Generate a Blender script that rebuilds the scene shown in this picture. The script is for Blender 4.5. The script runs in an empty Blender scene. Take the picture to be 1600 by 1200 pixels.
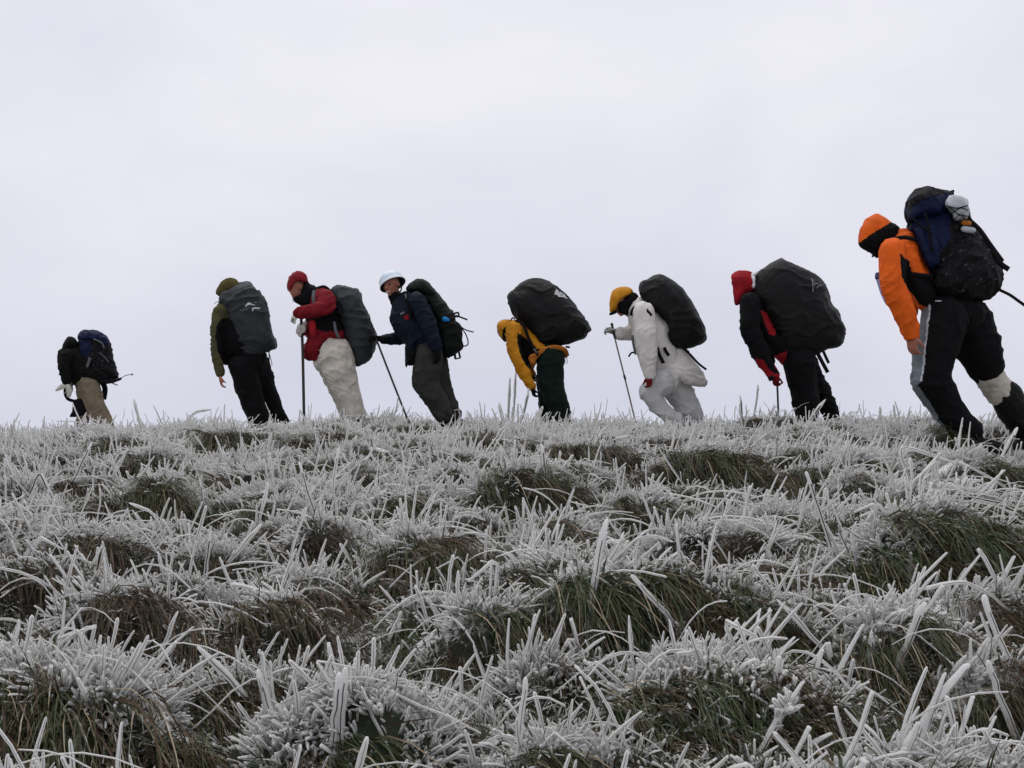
import bpy, bmesh, math, random
import numpy as np
from mathutils import Vector

rng = np.random.default_rng(11)
random.seed(11)
scene = bpy.context.scene
COL = scene.collection

# ------------------------------------------------------------------ camera
EYE = 1.0
F = 1570.0                      # focal length in pixels of the 1600 px wide photograph
PITCH = math.radians(2.0)
cam_data = bpy.data.cameras.new('camera')
cam = bpy.data.objects.new('camera', cam_data)
COL.objects.link(cam)
cam.location = (0, 0, EYE)
cam.rotation_euler = (math.pi / 2 + PITCH, 0, 0)
cam_data.sensor_width = 36.0
cam_data.lens = 36.0 * F / 1600.0
cam_data.clip_start = 0.05
cam_data.clip_end = 3000
scene.camera = cam

# ------------------------------------------------------------------ sky, sun, exposure
SUN_EL, SUN_AZ = math.radians(74), math.radians(-35)     # azimuth from +Y (behind the crest), to the left
world = bpy.data.worlds.new('World')
scene.world = world
world.use_nodes = True
wn, wl = world.node_tree.nodes, world.node_tree.links
wn.clear()
w_out = wn.new('ShaderNodeOutputWorld')
w_bg = wn.new('ShaderNodeBackground')
w_sky = wn.new('ShaderNodeTexSky')
w_sky.sky_type = 'NISHITA'
w_sky.sun_disc = False
w_sky.sun_elevation = SUN_EL
w_sky.sun_rotation = SUN_AZ
w_sky.air_density = 2.0
w_sky.dust_density = 6.0
w_scale = wn.new('ShaderNodeVectorMath'); w_scale.operation = 'SCALE'; w_scale.inputs['Scale'].default_value = 0.06
w_tc = wn.new('ShaderNodeTexCoord')
w_map = wn.new('ShaderNodeMapping'); w_map.inputs['Scale'].default_value = (1.0, 1.0, 2.2)
w_noise = wn.new('ShaderNodeTexNoise')
w_noise.inputs['Scale'].default_value = 2.3
w_noise.inputs['Detail'].default_value = 4.0
w_noise.inputs['Roughness'].default_value = 0.5
w_noise.inputs['Distortion'].default_value = 0.35
w_ramp = wn.new('ShaderNodeValToRGB')
w_ramp.color_ramp.elements[0].position = 0.34
w_ramp.color_ramp.elements[0].color = (0.765, 0.770, 0.865, 1)
w_ramp.color_ramp.elements[1].position = 0.66
w_ramp.color_ramp.elements[1].color = (0.895, 0.887, 0.960, 1)
w_mix = wn.new('ShaderNodeMix'); w_mix.data_type = 'RGBA'
w_mix.inputs['Factor'].default_value = 0.95             # cloud cover
wl.new(w_tc.outputs['Generated'], w_map.inputs['Vector'])
wl.new(w_map.outputs['Vector'], w_noise.inputs['Vector'])
wl.new(w_noise.outputs['Fac'], w_ramp.inputs['Fac'])
wl.new(w_sky.outputs['Color'], w_scale.inputs[0])
wl.new(w_scale.outputs['Vector'], w_mix.inputs['A'])
w_sep = wn.new('ShaderNodeSeparateXYZ')
wl.new(w_tc.outputs['Generated'], w_sep.inputs[0])
w_grad = wn.new('ShaderNodeValToRGB')                    # overcast sky thickens and greys towards the horizon
w_grad.color_ramp.elements[0].position = 0.0; w_grad.color_ramp.elements[0].color = (0.855, 0.870, 0.915, 1)
w_grad.color_ramp.elements[1].position = 0.28; w_grad.color_ramp.elements[1].color = (1.0, 1.0, 1.0, 1)
wl.new(w_sep.outputs['Z'], w_grad.inputs['Fac'])
w_mul = wn.new('ShaderNodeMix'); w_mul.data_type = 'RGBA'; w_mul.blend_type = 'MULTIPLY'; w_mul.inputs['Factor'].default_value = 1.0
wl.new(w_ramp.outputs['Color'], w_mul.inputs['A']); wl.new(w_grad.outputs['Color'], w_mul.inputs['B'])
wl.new(w_mul.outputs['Result'], w_mix.inputs['B'])
wl.new(w_mix.outputs['Result'], w_bg.inputs['Color'])
w_bg.inputs['Strength'].default_value = 1.0
wl.new(w_bg.outputs['Background'], w_out.inputs['Surface'])

sun_data = bpy.data.lights.new('sun', 'SUN')
sun_data.energy = 1.5
sun_data.angle = math.radians(60)
sun_data.color = (1.0, 0.985, 0.96)
sun = bpy.data.objects.new('sun', sun_data)
COL.objects.link(sun)
sdir = Vector((math.sin(SUN_AZ) * math.cos(SUN_EL), math.cos(SUN_AZ) * math.cos(SUN_EL), math.sin(SUN_EL)))
sun.rotation_euler = sdir.to_track_quat('Z', 'Y').to_euler()

scene.view_settings.view_transform = 'Standard'
scene.view_settings.look = 'None'
scene.view_settings.exposure = 0.0
scene.view_settings.gamma = 1.0
scene.view_settings.use_curve_mapping = False
scene.render.engine = 'CYCLES'
scene.cycles.max_bounces = 5
scene.cycles.diffuse_bounces = 3
scene.cycles.glossy_bounces = 2
scene.cycles.transmission_bounces = 4
scene.cycles.use_denoising = True
scene.render.film_transparent = False

# ------------------------------------------------------------------ small helpers
def lin(c):
    c = c / 255.0
    return c / 12.92 if c <= 0.04045 else ((c + 0.055) / 1.055) ** 2.4
def rgb(r, g, b, k=1.0):
    return (lin(r) * k, lin(g) * k, lin(b) * k, 1)

_perm = rng.permutation(256)
_vals = rng.random(256)
def n3(p, f=1.0, seed=0):
    """value noise, p (N,3) -> 0..1"""
    q = np.asarray(p, float) * f + seed * 17.31
    i = np.floor(q).astype(int)
    t = q - i
    t = t * t * (3 - 2 * t)
    def h(a, b, c):
        return _vals[_perm[(_perm[(_perm[a & 255] + b) & 255] + c) & 255]]
    x, y, z = i[:, 0], i[:, 1], i[:, 2]
    r = 0
    for dx in (0, 1):
        for dy in (0, 1):
            for dz in (0, 1):
                w = (t[:, 0] if dx else 1 - t[:, 0]) * (t[:, 1] if dy else 1 - t[:, 1]) * (t[:, 2] if dz else 1 - t[:, 2])
                r = r + w * h(x + dx, y + dy, z + dz)
    return r
def n2(x, y, f=1.0, seed=0):
    return n3(np.stack([x, y, np.full_like(x, 0.37)], 1), f, seed)

def smooth(e0, e1, x):
    t = np.clip((x - e0) / (e1 - e0), 0, 1)
    return t * t * (3 - 2 * t)

def ray(px, py):
    c, s = math.cos(PITCH), math.sin(PITCH)
    a, b = (px - 800) / F, -(py - 600) / F
    return np.array([a, c - b * s, s + b * c])
def at(px, py, Y):
    d = ray(px, py)
    return np.array([0, 0, EYE]) + d * (Y / d[1])

# ------------------------------------------------------------------ the hillside
_by = np.array([-60, -8, -2, 0, 2, 4, 6, 7, 8, 9, 10, 11, 13, 15, 20, 40, 100, 400, 2500.0])
_bz = np.array([-7, -1.0, -.24, 0, .23, .46, .658, .745, .805, .832, .84, .835, .80, .74, .44, -2, -10, -40, -220.0])
_ys = np.linspace(-3, 22, 1200)
_zs = np.interp(_ys, _by, _bz)
_k = np.hanning(121); _k /= _k.sum()
_zs = np.convolve(np.pad(_zs, 60, mode='reflect', reflect_type='odd'), _k, 'valid')
def base_z(x, y):
    x = np.asarray(x, float); y = np.asarray(y, float)
    z = np.where((y > -3) & (y < 22), np.interp(y, _ys, _zs), np.interp(y, _by, _bz))
    near = np.exp(-(np.abs(y) / 40) ** 2)
    z = z - 0.030 * np.clip(-x - 1.8, 0, 6) * smooth(4.5, 9.0, y) * (y < 60)
    return z + near * 0.012 * np.sin(x * 0.9 + 0.6) * np.clip(y / 5, 0, 1) - 0.004 * np.clip(np.abs(x) - 3, 0, 40) * near

TUS = []           # x, y, R, H
AX, AY = 1.35, 0.78      # tussocks are wider across the slope than along it
def ground_hit(px, py):
    d = ray(px, py)
    t = np.linspace(1.2, 14, 3000)
    X, Y, Z = d[0] * t, d[1] * t, EYE + d[2] * t
    g = base_z(X, Y)
    k = np.argmax(Z < g + 0.02)
    if not (Z < g + 0.02).any():
        k = np.argmin(np.where(t < 11, Z - g, 9))
    return X[k], Y[k]

def height(x, y):
    x = np.asarray(x, float); y = np.asarray(y, float)
    z = base_z(x, y)
    sh = x.shape
    xf, yf = x.ravel(), y.ravel()
    zz = z.ravel() + np.where((yf > -1) & (yf < 25), 0.05 * (n2(xf, yf, 1.7, 1) - .5) + 0.03 * (n2(xf, yf, 4.3, 2) - .5), 0)
    for (tx, ty, R, H) in TUS:
        m = (np.abs(xf - tx) < 2.6 * R) & (np.abs(yf - ty) < 2.2 * R)
        if not m.any():
            continue
        dx = (xf[m] - tx) / AX; dy = (yf[m] - ty) / AY
        dy = np.where(dy < 0, dy * 1.35, dy * 0.75)
        wx = n2(xf[m], yf[m], 4.5, 51) - .5; wy = n2(xf[m], yf[m], 4.5, 52) - .5
        dx = dx + .55 * R * wx; dy = dy + .55 * R * wy
        r2 = (dx * dx + dy * dy) / (R * R)
        zz[m] = np.maximum(zz[m], zz[m] + H * np.exp(-(r2 ** 1.4) * 1.3))
    return zz.reshape(sh)

# tussocks read off the photograph: pixel of the dark lee face, its width in pixels, label (None = part of the sward)
TUSSOCK_PX = [
    (290, 690, 95, 'brown-faced iced tussock at the crest between the leftmost hiker and the olive hiker'),
    (415, 690, 75, 'small dark tussock at the crest just below the olive hiker\'s boots'),
    (515, 705, 110, None), (650, 720, 95, None),
    (770, 690, 65, 'tussock at the crest below and left of the yellow bent-over hiker'),
    (990, 692, 80, 'tussock with rust-brown hollow below the white-clad hiker'),
    (925, 716, 70, None),
    (1285, 692, 110, 'rust-brown drooping tussock below the red-hooded hiker\'s legs'),
    (95, 695, 60, None), (20, 745, 60, None), (840, 735, 130, 'dark wide tussock in the middle distance below the yellow bent-over hiker'),
    (700, 772, 120, None), (570, 772, 110, None), (400, 775, 120, None),
    (240, 815, 200, 'big brown drooping tussock at left under arching iced blades'),
    (440, 842, 110, None), (640, 830, 100, None), (1120, 745, 110, None), (1340, 795, 90, None),
    (1520, 775, 190, 'large straw and green tussock at the right edge below the orange hiker'),
    (900, 780, 90, None), (30, 800, 80, None),
    (140, 920, 240, 'wide dark tussock at the left with brown belly and green front'),
    (510, 885, 110, None), (1000, 835, 170, 'broad brown tussock right of the tallest straight iced blade'),
    (860, 880, 130, None), (1460, 930, 370, 'large shaggy dark tussock at the right under long iced arches'),
    (650, 930, 230, 'tussock left of centre with white-fringed top and brown combed side'),
    (1070, 885, 120, None), (1190, 885, 120, None),
    (170, 1060, 300, 'black-bellied tangled tussock at the lower left corner'),
    (425, 1025, 210, 'white-capped tussock at lower left with dark brown combed underside'),
    (970, 1040, 360, 'big iced tussock in the lower centre with red-brown and green blades'),
    (1170, 1050, 130, None), (735, 1040, 90, None),
    (1420, 1075, 280, 'low brown matted tussock at the lower right'),
    (550, 1215, 330, 'thickly iced white clump at the bottom edge left of centre'),
    (1475, 712, 130, None), (1585, 700, 120, None), (1400, 690, 70, None),
    (1580, 1130, 160, 'fan of iced blades in the bottom right corner'),
]
LABELLED = []
for (px, py, w, lab) in TUSSOCK_PX:
    X, Y = ground_hit(px, py)
    R = 0.5 * w / F * Y * 0.95 / AX
    R = min(max(R, 0.13), 0.36)
    yc = Y + R * 0.5
    TUS.append((X * yc / Y, yc, R, (0.78 * R + 0.045) * (1 if Y < 7.5 else .75)))
    LABELLED.append(lab)
n_hand = len(TUS)
FEET = [(-6.55, 15), (-6.2, 14), (-2.7, 10.5), (-2.1, 10.3), (-.85, 10), (.33, 10.5), (1.65, 10), (2.85, 9.6), (3.15, 7), (3.45, 7)]
# fill with more tussocks where there is room
tries = 0
while tries < 4000:
    tries += 1
    y = math.sqrt(random.uniform(1.6 ** 2, 11.5 ** 2))
    x = random.uniform(-1, 1) * (0.52 * y + 0.7)
    R = random.uniform(0.13, 0.34) if tries < 1500 else random.uniform(0.10, 0.18)
    if y > 9.6 and abs(x) > 6.5:
        continue
    if any(abs(x - a) < 0.5 and -1.5 < y - b < .5 and (y > b - .5 or R > .15) for a, b in FEET):
        continue
    if all(((x - a) / AX) ** 2 + ((y - b) / AY) ** 2 > ((R + c) * (1.06 if k < n_hand else 0.98)) ** 2 for k, (a, b, c, d) in enumerate(TUS)):
        TUS.append((x, y, R, R * (random.uniform(.4, .85) if y < 7.6 else random.uniform(.25, .55))))

# ------------------------------------------------------------------ materials
def new_mat(name):
    m = bpy.data.materials.new(name); m.use_nodes = True
    nt = m.node_tree
    b = nt.nodes['Principled BSDF']
    return m, nt.nodes, nt.links, b

def fabric(name, col, rough=0.75, weave=420.0, var=0.25, frost=0.0, sheen=0.0, spec=0.12, fold=0.35):
    m, n, l, b = new_mat(name)
    tc = n.new('ShaderNodeTexCoord')
    no = n.new('ShaderNodeTexNoise'); no.inputs['Scale'].default_value = 9.0; no.inputs['Detail'].default_value = 6.0
    l.new(tc.outputs['Object'], no.inputs['Vector'])
    ramp = n.new('ShaderNodeValToRGB')
    ramp.color_ramp.elements[0].position = 0.3; ramp.color_ramp.elements[1].position = 0.7
    ramp.color_ramp.elements[0].color = tuple(c * (1 - var) for c in col[:3]) + (1,)
    ramp.color_ramp.elements[1].color = tuple(min(1, c * (1 + var)) for c in col[:3]) + (1,)
    l.new(no.outputs['Fac'], ramp.inputs['Fac'])
    out_col = ramp.outputs['Color']
    if frost > 0:
        fn = n.new('ShaderNodeTexNoise'); fn.inputs['Scale'].default_value = 34.0; fn.inputs['Detail'].default_value = 5.0; fn.inputs['Roughness'].default_value = 0.7
        l.new(tc.outputs['Object'], fn.inputs['Vector'])
        fr = n.new('ShaderNodeValToRGB')
        fr.color_ramp.elements[0].position = 0.66 - 0.2 * frost; fr.color_ramp.elements[1].position = 0.80 - 0.12 * frost
        l.new(fn.outputs['Fac'], fr.inputs['Fac'])
        mx = n.new('ShaderNodeMix'); mx.data_type = 'RGBA'
        fs = n.new('ShaderNodeMath'); fs.operation = 'MULTIPLY'; fs.inputs[1].default_value = 0.5
        l.new(fr.outputs['Color'], fs.inputs[0]); l.new(fs.outputs[0], mx.inputs['Factor'])
        l.new(out_col, mx.inputs['A']); mx.inputs['B'].default_value = (0.30, 0.31, 0.33, 1)
        out_col = mx.outputs['Result']
    l.new(out_col, b.inputs['Base Color'])
    b.inputs['Roughness'].default_value = rough
    b.inputs['Specular IOR Level'].default_value = spec
    if sheen:
        b.inputs['Sheen Weight'].default_value = sheen
    wv = n.new('ShaderNodeTexNoise'); wv.inputs['Scale'].default_value = weave; wv.inputs['Detail'].default_value = 2.0
    fo = n.new('ShaderNodeTexNoise'); fo.inputs['Scale'].default_value = 26.0; fo.inputs['Detail'].default_value = 3.0; fo.inputs['Distortion'].default_value = 1.2
    l.new(tc.outputs['Object'], wv.inputs['Vector']); l.new(tc.outputs['Object'], fo.inputs['Vector'])
    b1 = n.new('ShaderNodeBump'); b1.inputs['Strength'].default_value = 0.15; b1.inputs['Distance'].default_value = 0.002
    b2 = n.new('ShaderNodeBump'); b2.inputs['Strength'].default_value = fold; b2.inputs['Distance'].default_value = 0.012
    l.new(wv.outputs['Fac'], b1.inputs['Height']); l.new(fo.outputs['Fac'], b2.inputs['Height'])
    l.new(b1.outputs['Normal'], b2.inputs['Normal']); l.new(b2.outputs['Normal'], b.inputs['Normal'])
    return m

M = {}
M['black'] = fabric('black cloth', (0.0038, 0.0038, 0.0044, 1), 0.85)
M['black_cover'] = fabric('black pack cover', (0.006, 0.0064, 0.0064, 1), 0.55, fold=0.5, spec=0.14)
M['grey_cover'] = fabric('charcoal pack cover', (0.024, 0.0275, 0.030, 1), 0.6, fold=0.5, spec=0.18)
M['olive'] = fabric('olive cloth', rgb(68, 67, 44), 0.85)
M['olive_hood'] = fabric('olive hood', rgb(68, 62, 32), 0.9)
M['darkolive'] = fabric('black olive cloth', (0.004, 0.0046, 0.0035, 1), 0.85)
M['red'] = fabric('red shell', (0.165, 0.008, 0.014, 1), 0.75)
M['bright_red'] = fabric('bright red shell', (0.25, 0.008, 0.014, 1), 0.75)
M['beige'] = fabric('off white waxed cotton', (0.53, 0.495, 0.43, 1), 0.8, var=0.14)
M['white'] = fabric('white cotton smock', (0.60, 0.575, 0.54, 1), 0.85, var=0.08)
M['palegrey'] = fabric('pale blue grey trousers', (0.46, 0.462, 0.455, 1), 0.8, var=0.1)
M['navy'] = fabric('navy shell', (0.005, 0.009, 0.018, 1), 0.7)
M['pack_blue'] = fabric('blue pack cloth', (0.005, 0.009, 0.036, 1), 0.6, fold=0.6)
M['bright_blue'] = fabric('bright blue cloth', (0.01, 0.16, 0.42, 1), 0.5)
M['pack_black'] = fabric('frosted black pack cloth', (0.004, 0.004, 0.0046, 1), 0.65, frost=0.35, fold=0.6)
M['pack_green'] = fabric('dark green pack cloth', (0.0055, 0.0070, 0.0060, 1), 0.7)
M['khaki'] = fabric('khaki trousers', rgb(112, 101, 84), 0.85)
M['taupe'] = fabric('grey brown trousers', (0.032, 0.031, 0.028, 1), 0.9)
M['yellow'] = fabric('yellow shell', (0.46, 0.19, 0.010, 1), 0.65, var=0.18)
M['orange'] = fabric('orange shell', (0.62, 0.098, 0.008, 1), 0.65, var=0.15)
M['belt_orange'] = fabric('rust orange belt', (0.36, 0.12, 0.015, 1), 0.6)
M['green'] = fabric('dark green trousers', (0.005, 0.013, 0.010, 1), 0.85)
M['stripe'] = fabric('grey side stripe', (0.14, 0.16, 0.175, 1), 0.75)
M['piping'] = fabric('pale piping', (0.45, 0.46, 0.48, 1), 0.7)
M['sock'] = fabric('wool sock', (0.42, 0.39, 0.33, 1), 0.95, weave=150)
M['glove_grey'] = fabric('grey glove', (0.36, 0.36, 0.35, 1), 0.9)
M['glove_pale'] = fabric('pale wool mitten', (0.50, 0.49, 0.44, 1), 0.95, frost=0.2)
M['glove_red'] = fabric('dark red glove', (0.12, 0.008, 0.012, 1), 0.85)
M['webbing'] = fabric('black webbing', (0.005, 0.005, 0.006, 1), 0.8)
M['grey_web'] = fabric('grey webbing', (0.10, 0.11, 0.12, 1), 0.7)
M['boot'] = fabric('dark boot leather', (0.007, 0.0066, 0.006, 1), 0.65, frost=0.15)
M['frost'] = fabric('rime crust', (0.62, 0.63, 0.65, 1), 0.7)
M['logo'] = fabric('pale print', (0.46, 0.47, 0.49, 1), 0.6, var=0.05, fold=0.0)
M['dim_logo'] = fabric('dim print', (0.15, 0.155, 0.165, 1), 0.6, var=0.05, fold=0.0)

def plain(name, col, rough=0.5, metal=0.0, spec=0.5):
    m, n, l, b = new_mat(name)
    tc = n.new('ShaderNodeTexCoord'); no = n.new('ShaderNodeTexNoise'); no.inputs['Scale'].default_value = 30; no.inputs['Detail'].default_value = 4
    l.new(tc.outputs['Object'], no.inputs['Vector'])
    r = n.new('ShaderNodeValToRGB')
    r.color_ramp.elements[0].color = tuple(c * .8 for c in col[:3]) + (1,); r.color_ramp.elements[1].color = tuple(min(1, c * 1.15) for c in col[:3]) + (1,)
    l.new(no.outputs['Fac'], r.inputs['Fac']); l.new(r.outputs['Color'], b.inputs['Base Color'])
    b.inputs['Roughness'].default_value = rough; b.inputs['Metallic'].default_value = metal; b.inputs['Specular IOR Level'].default_value = spec
    return m
M['skin'] = plain('wind burnt skin', (0.33, 0.13, 0.09, 1), 0.6, spec=0.25)
M['skin'].node_tree.nodes['Principled BSDF'].inputs['Subsurface Weight'].default_value = 0.08
M['skin'].node_tree.nodes['Principled BSDF'].inputs['Subsurface Scale'].default_value = 0.01
M['helmet'] = plain('pale blue white helmet shell', (0.58, 0.66, 0.74, 1), 0.35)
M['helmet_in'] = plain('dark helmet lining', (0.02, 0.022, 0.03, 1), 0.8)
M['wood'] = plain('dark wood stick', (0.035, 0.032, 0.022, 1), 0.8)
M['alu'] = plain('bronze aluminium tube', (0.22, 0.17, 0.14, 1), 0.4, 0.5)
M['dark_metal'] = plain('dark metal tube', (0.05, 0.052, 0.05, 1), 0.4, 0.5)
M['rubber'] = plain('black rubber', (0.015, 0.015, 0.016, 1), 0.7)
M['plastic_blue'] = plain('pale blue bottle plastic', (0.30, 0.36, 0.62, 1), 0.25)
M['plastic_dark'] = plain('dark blue plastic', (0.03, 0.03, 0.12, 1), 0.35)
M['clear_bag'] = plain('grey clear plastic', (0.36, 0.38, 0.40, 1), 0.3)
M['eye'] = plain('eye', (0.03, 0.02, 0.018, 1), 0.2)
M['teeth'] = plain('teeth', (0.6, 0.55, 0.48, 1), 0.3)
M['lip'] = plain('lip', (0.26, 0.06, 0.05, 1), 0.5)

# ice and grass ------------------------------------------------------
def attr(n, name):
    a = n.new('ShaderNodeAttribute'); a.attribute_name = name
    return a.outputs['Fac']
def math_node(n, l, op, a, b=None, c=None, clamp=False):
    k = n.new('ShaderNodeMath'); k.operation = op; k.use_clamp = clamp
    for i, v in enumerate((a, b, c)):
        if v is None:
            continue
        if isinstance(v, (int, float)):
            k.inputs[i].default_value = v
        else:
            l.new(v, k.inputs[i])
    return k.outputs[0]
def ramp_node(n, l, fac, stops, interp='LINEAR'):
    r = n.new('ShaderNodeValToRGB'); cr = r.color_ramp; cr.interpolation = interp
    while len(cr.elements) < len(stops):
        cr.elements.new(0.5)
    for e, (p, c) in zip(cr.elements, stops):
        e.position = p; e.color = c if len(c) == 4 else tuple(c) + (1,)
    l.new(fac, r.inputs['Fac'])
    return r.outputs['Color']

GRASS_STOPS = [(0.0, (0.022, 0.015, 0.010)), (0.26, (0.088, 0.052, 0.031)), (0.42, (0.068, 0.052, 0.026)), (0.62, (0.036, 0.058, 0.021)), (0.80, (0.062, 0.072, 0.030)), (0.9, (0.17, 0.13, 0.078)), (1.0, (0.32, 0.26, 0.17))]

def ice_material():
    m, n, l, b = new_mat('rime ice on grass')
    lee, v, rnd, pale = attr(n, 'lee'), attr(n, 'v'), attr(n, 'rnd'), attr(n, 'green')
    tc = n.new('ShaderNodeTexCoord')
    no = n.new('ShaderNodeTexNoise'); no.inputs['Scale'].default_value = 90; no.inputs['Detail'].default_value = 5; no.inputs['Roughness'].default_value = .65
    l.new(tc.outputs['Object'], no.inputs['Vector'])
    icec = ramp_node(n, l, no.outputs['Fac'], [(0.25, (0.84, 0.845, 0.83)), (0.55, (0.91, 0.91, 0.89)), (0.8, (0.95, 0.945, 0.925))])
    # clearer, darker ice beside the blade it grew on
    clear = math_node(n, l, 'MULTIPLY', math_node(n, l, 'SUBTRACT', 0.5, lee, clamp=True), 0.5)
    mx0 = n.new('ShaderNodeMix'); mx0.data_type = 'RGBA'
    l.new(clear, mx0.inputs['Factor']); l.new(icec, mx0.inputs['A']); mx0.inputs['B'].default_value = (0.50, 0.51, 0.49, 1)
    bladec = ramp_node(n, l, rnd, GRASS_STOPS)
    greenc = ramp_node(n, l, rnd, [(0, (0.040, 0.085, 0.034)), (0.6, (0.065, 0.13, 0.052)), (1, (0.11, 0.13, 0.05))])
    mg = n.new('ShaderNodeMix'); mg.data_type = 'RGBA'
    l.new(pale, mg.inputs['Factor']); l.new(bladec, mg.inputs['A']); l.new(greenc, mg.inputs['B'])
    # blade line on the lee side
    wob = math_node(n, l, 'MULTIPLY_ADD', no.outputs['Fac'], 0.20, 0.02)
    line = math_node(n, l, 'LESS_THAN', lee, wob)
    line = math_node(n, l, 'MULTIPLY', line, 0.88)
    # the ice thins out towards the root
    root = math_node(n, l, 'SUBTRACT', 1.0, math_node(n, l, 'DIVIDE', math_node(n, l, 'SUBTRACT', v, math_node(n, l, 'MULTIPLY_ADD', no.outputs['Fac'], 0.35, -0.1)), 0.2, clamp=True), clamp=True)
    root = math_node(n, l, 'MULTIPLY', root, attr(n, 'root'))
    fac = math_node(n, l, 'MAXIMUM', line, root)
    mx = n.new('ShaderNodeMix'); mx.data_type = 'RGBA'
    l.new(fac, mx.inputs['Factor']); l.new(mx0.outputs['Result'], mx.inputs['A']); l.new(mg.outputs['Result'], mx.inputs['B'])
    l.new(mx.outputs['Result'], b.inputs['Base Color'])
    b.inputs['Roughness'].default_value = 0.38
    b.inputs['Specular IOR Level'].default_value = 0.35
    bp = n.new('ShaderNodeBump'); bp.inputs['Strength'].default_value = 0.8; bp.inputs['Distance'].default_value = 0.006
    fine = n.new('ShaderNodeTexNoise'); fine.inputs['Scale'].default_value = 260; fine.inputs['Detail'].default_value = 4; l.new(tc.outputs['Object'], fine.inputs['Vector'])
    l.new(fine.outputs['Fac'], bp.inputs['Height']); l.new(bp.outputs['Normal'], b.inputs['Normal'])
    tr = n.new('ShaderNodeBsdfTranslucent'); l.new(mx.outputs['Result'], tr.inputs['Color'])
    ms = n.new('ShaderNodeMixShader'); ms.inputs['Fac'].default_value = 0.5
    l.new(b.outputs['BSDF'], ms.inputs[1]); l.new(tr.outputs['BSDF'], ms.inputs[2])
    l.new(ms.outputs['Shader'], n['Material Output'].inputs['Surface'])
    return m
M['ice'] = ice_material()

def grass_material():
    m, n, l, b = new_mat('dry and green grass blades')
    rnd, v, fr = attr(n, 'rnd'), attr(n, 'v'), attr(n, 'green')
    c = ramp_node(n, l, rnd, GRASS_STOPS)
    tc = n.new('ShaderNodeTexCoord')
    no = n.new('ShaderNodeTexNoise'); no.inputs['Scale'].default_value = 60; no.inputs['Detail'].default_value = 3
    l.new(tc.outputs['Object'], no.inputs['Vector'])
    spec = math_node(n, l, 'MULTIPLY', ramp_node(n, l, no.outputs['Fac'], [(0.5, (0, 0, 0)), (0.68, (1, 1, 1))]), fr)
    mx = n.new('ShaderNodeMix'); mx.data_type = 'RGBA'
    l.new(spec, mx.inputs['Factor']); l.new(c, mx.inputs['A']); mx.inputs['B'].default_value = (0.42, 0.44, 0.42, 1)
    l.new(mx.outputs['Result'], b.inputs['Base Color'])
    b.inputs['Roughness'].default_value = 0.6; b.inputs['Specular IOR Level'].default_value = 0.25
    return m
M['grass'] = grass_material()

def ground_material():
    m, n, l, b = new_mat('frosted turf')
    tc = n.new('ShaderNodeTexCoord')
    a = n.new('ShaderNodeTexNoise'); a.inputs['Scale'].default_value = 3.0; a.inputs['Detail'].default_value = 6
    c = n.new('ShaderNodeTexNoise'); c.inputs['Scale'].default_value = 55.0; c.inputs['Detail'].default_value = 8; c.inputs['Roughness'].default_value = .7
    l.new(tc.outputs['Object'], a.inputs['Vector']); l.new(tc.outputs['Object'], c.inputs['Vector'])
    col = ramp_node(n, l, a.outputs['Fac'], [(0.3, (0.014, 0.011, 0.008)), (0.55, (0.022, 0.026, 0.012)), (0.75, (0.030, 0.048, 0.020))])
    fa = attr(n, 'frost')
    fsum = math_node(n, l, 'ADD', c.outputs['Fac'], math_node(n, l, 'MULTIPLY_ADD', fa, 0.52, -0.13))
    fr = ramp_node(n, l, fsum, [(0.54, (0, 0, 0)), (0.74, (0.95, 0.95, 0.95))])
    mx = n.new('ShaderNodeMix'); mx.data_type = 'RGBA'
    l.new(fr, mx.inputs['Factor']); l.new(col, mx.inputs['A']); mx.inputs['B'].default_value = (0.80, 0.80, 0.78, 1)
    l.new(mx.outputs['Result'], b.inputs['Base Color']); b.inputs['Roughness'].default_value = 0.9
    bp = n.new('ShaderNodeBump'); bp.inputs['Strength'].default_value = 0.9; bp.inputs['Distance'].default_value = 0.02
    l.new(c.outputs['Fac'], bp.inputs['Height']); l.new(bp.outputs['Normal'], b.inputs['Normal'])
    return m
M['ground'] = ground_material()

# ------------------------------------------------------------------ mesh helpers
def link_mesh(name, me, parent=None, mats=()):
    o = bpy.data.objects.new(name, me)
    COL.objects.link(o)
    for m in mats:
        me.materials.append(m)
    if parent is not None:
        o.parent = parent
    return o
def tag(o, label, cat, group=None, kind=None):
    if label: o['label'] = label
    if cat: o['category'] = cat
    if group: o['group'] = group
    if kind: o['kind'] = kind
    return o
def empty(name, loc=(0, 0, 0)):
    o = bpy.data.objects.new(name, None); o.empty_display_size = 0.1
    COL.objects.link(o)
    return o
def np_mesh(name, co, faces_list, smooth_shade=True):
    """co (N,3); faces_list: list of int arrays (M,k) with k = 3 or 4"""
    me = bpy.data.meshes.new(name)
    co = np.ascontiguousarray(co, dtype=np.float32)
    me.vertices.add(len(co)); me.vertices.foreach_set('co', co.ravel())
    loops = np.concatenate([f.ravel() for f in faces_list]).astype(np.int32)
    totals = np.concatenate([np.full(len(f), f.shape[1], np.int32) for f in faces_list])
    starts = np.concatenate([[0], np.cumsum(totals)[:-1]]).astype(np.int32)
    me.loops.add(len(loops)); me.loops.foreach_set('vertex_index', loops)
    me.polygons.add(len(totals)); me.polygons.foreach_set('loop_start', starts)
    me.update(calc_edges=True)
    if smooth_shade:
        me.polygons.foreach_set('use_smooth', np.ones(len(totals), bool))
    return me
def set_attr(me, name, vals):
    a = me.attributes.new(name, 'FLOAT', 'POINT')
    a.data.foreach_set('value', np.ascontiguousarray(vals, dtype=np.float32))

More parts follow.
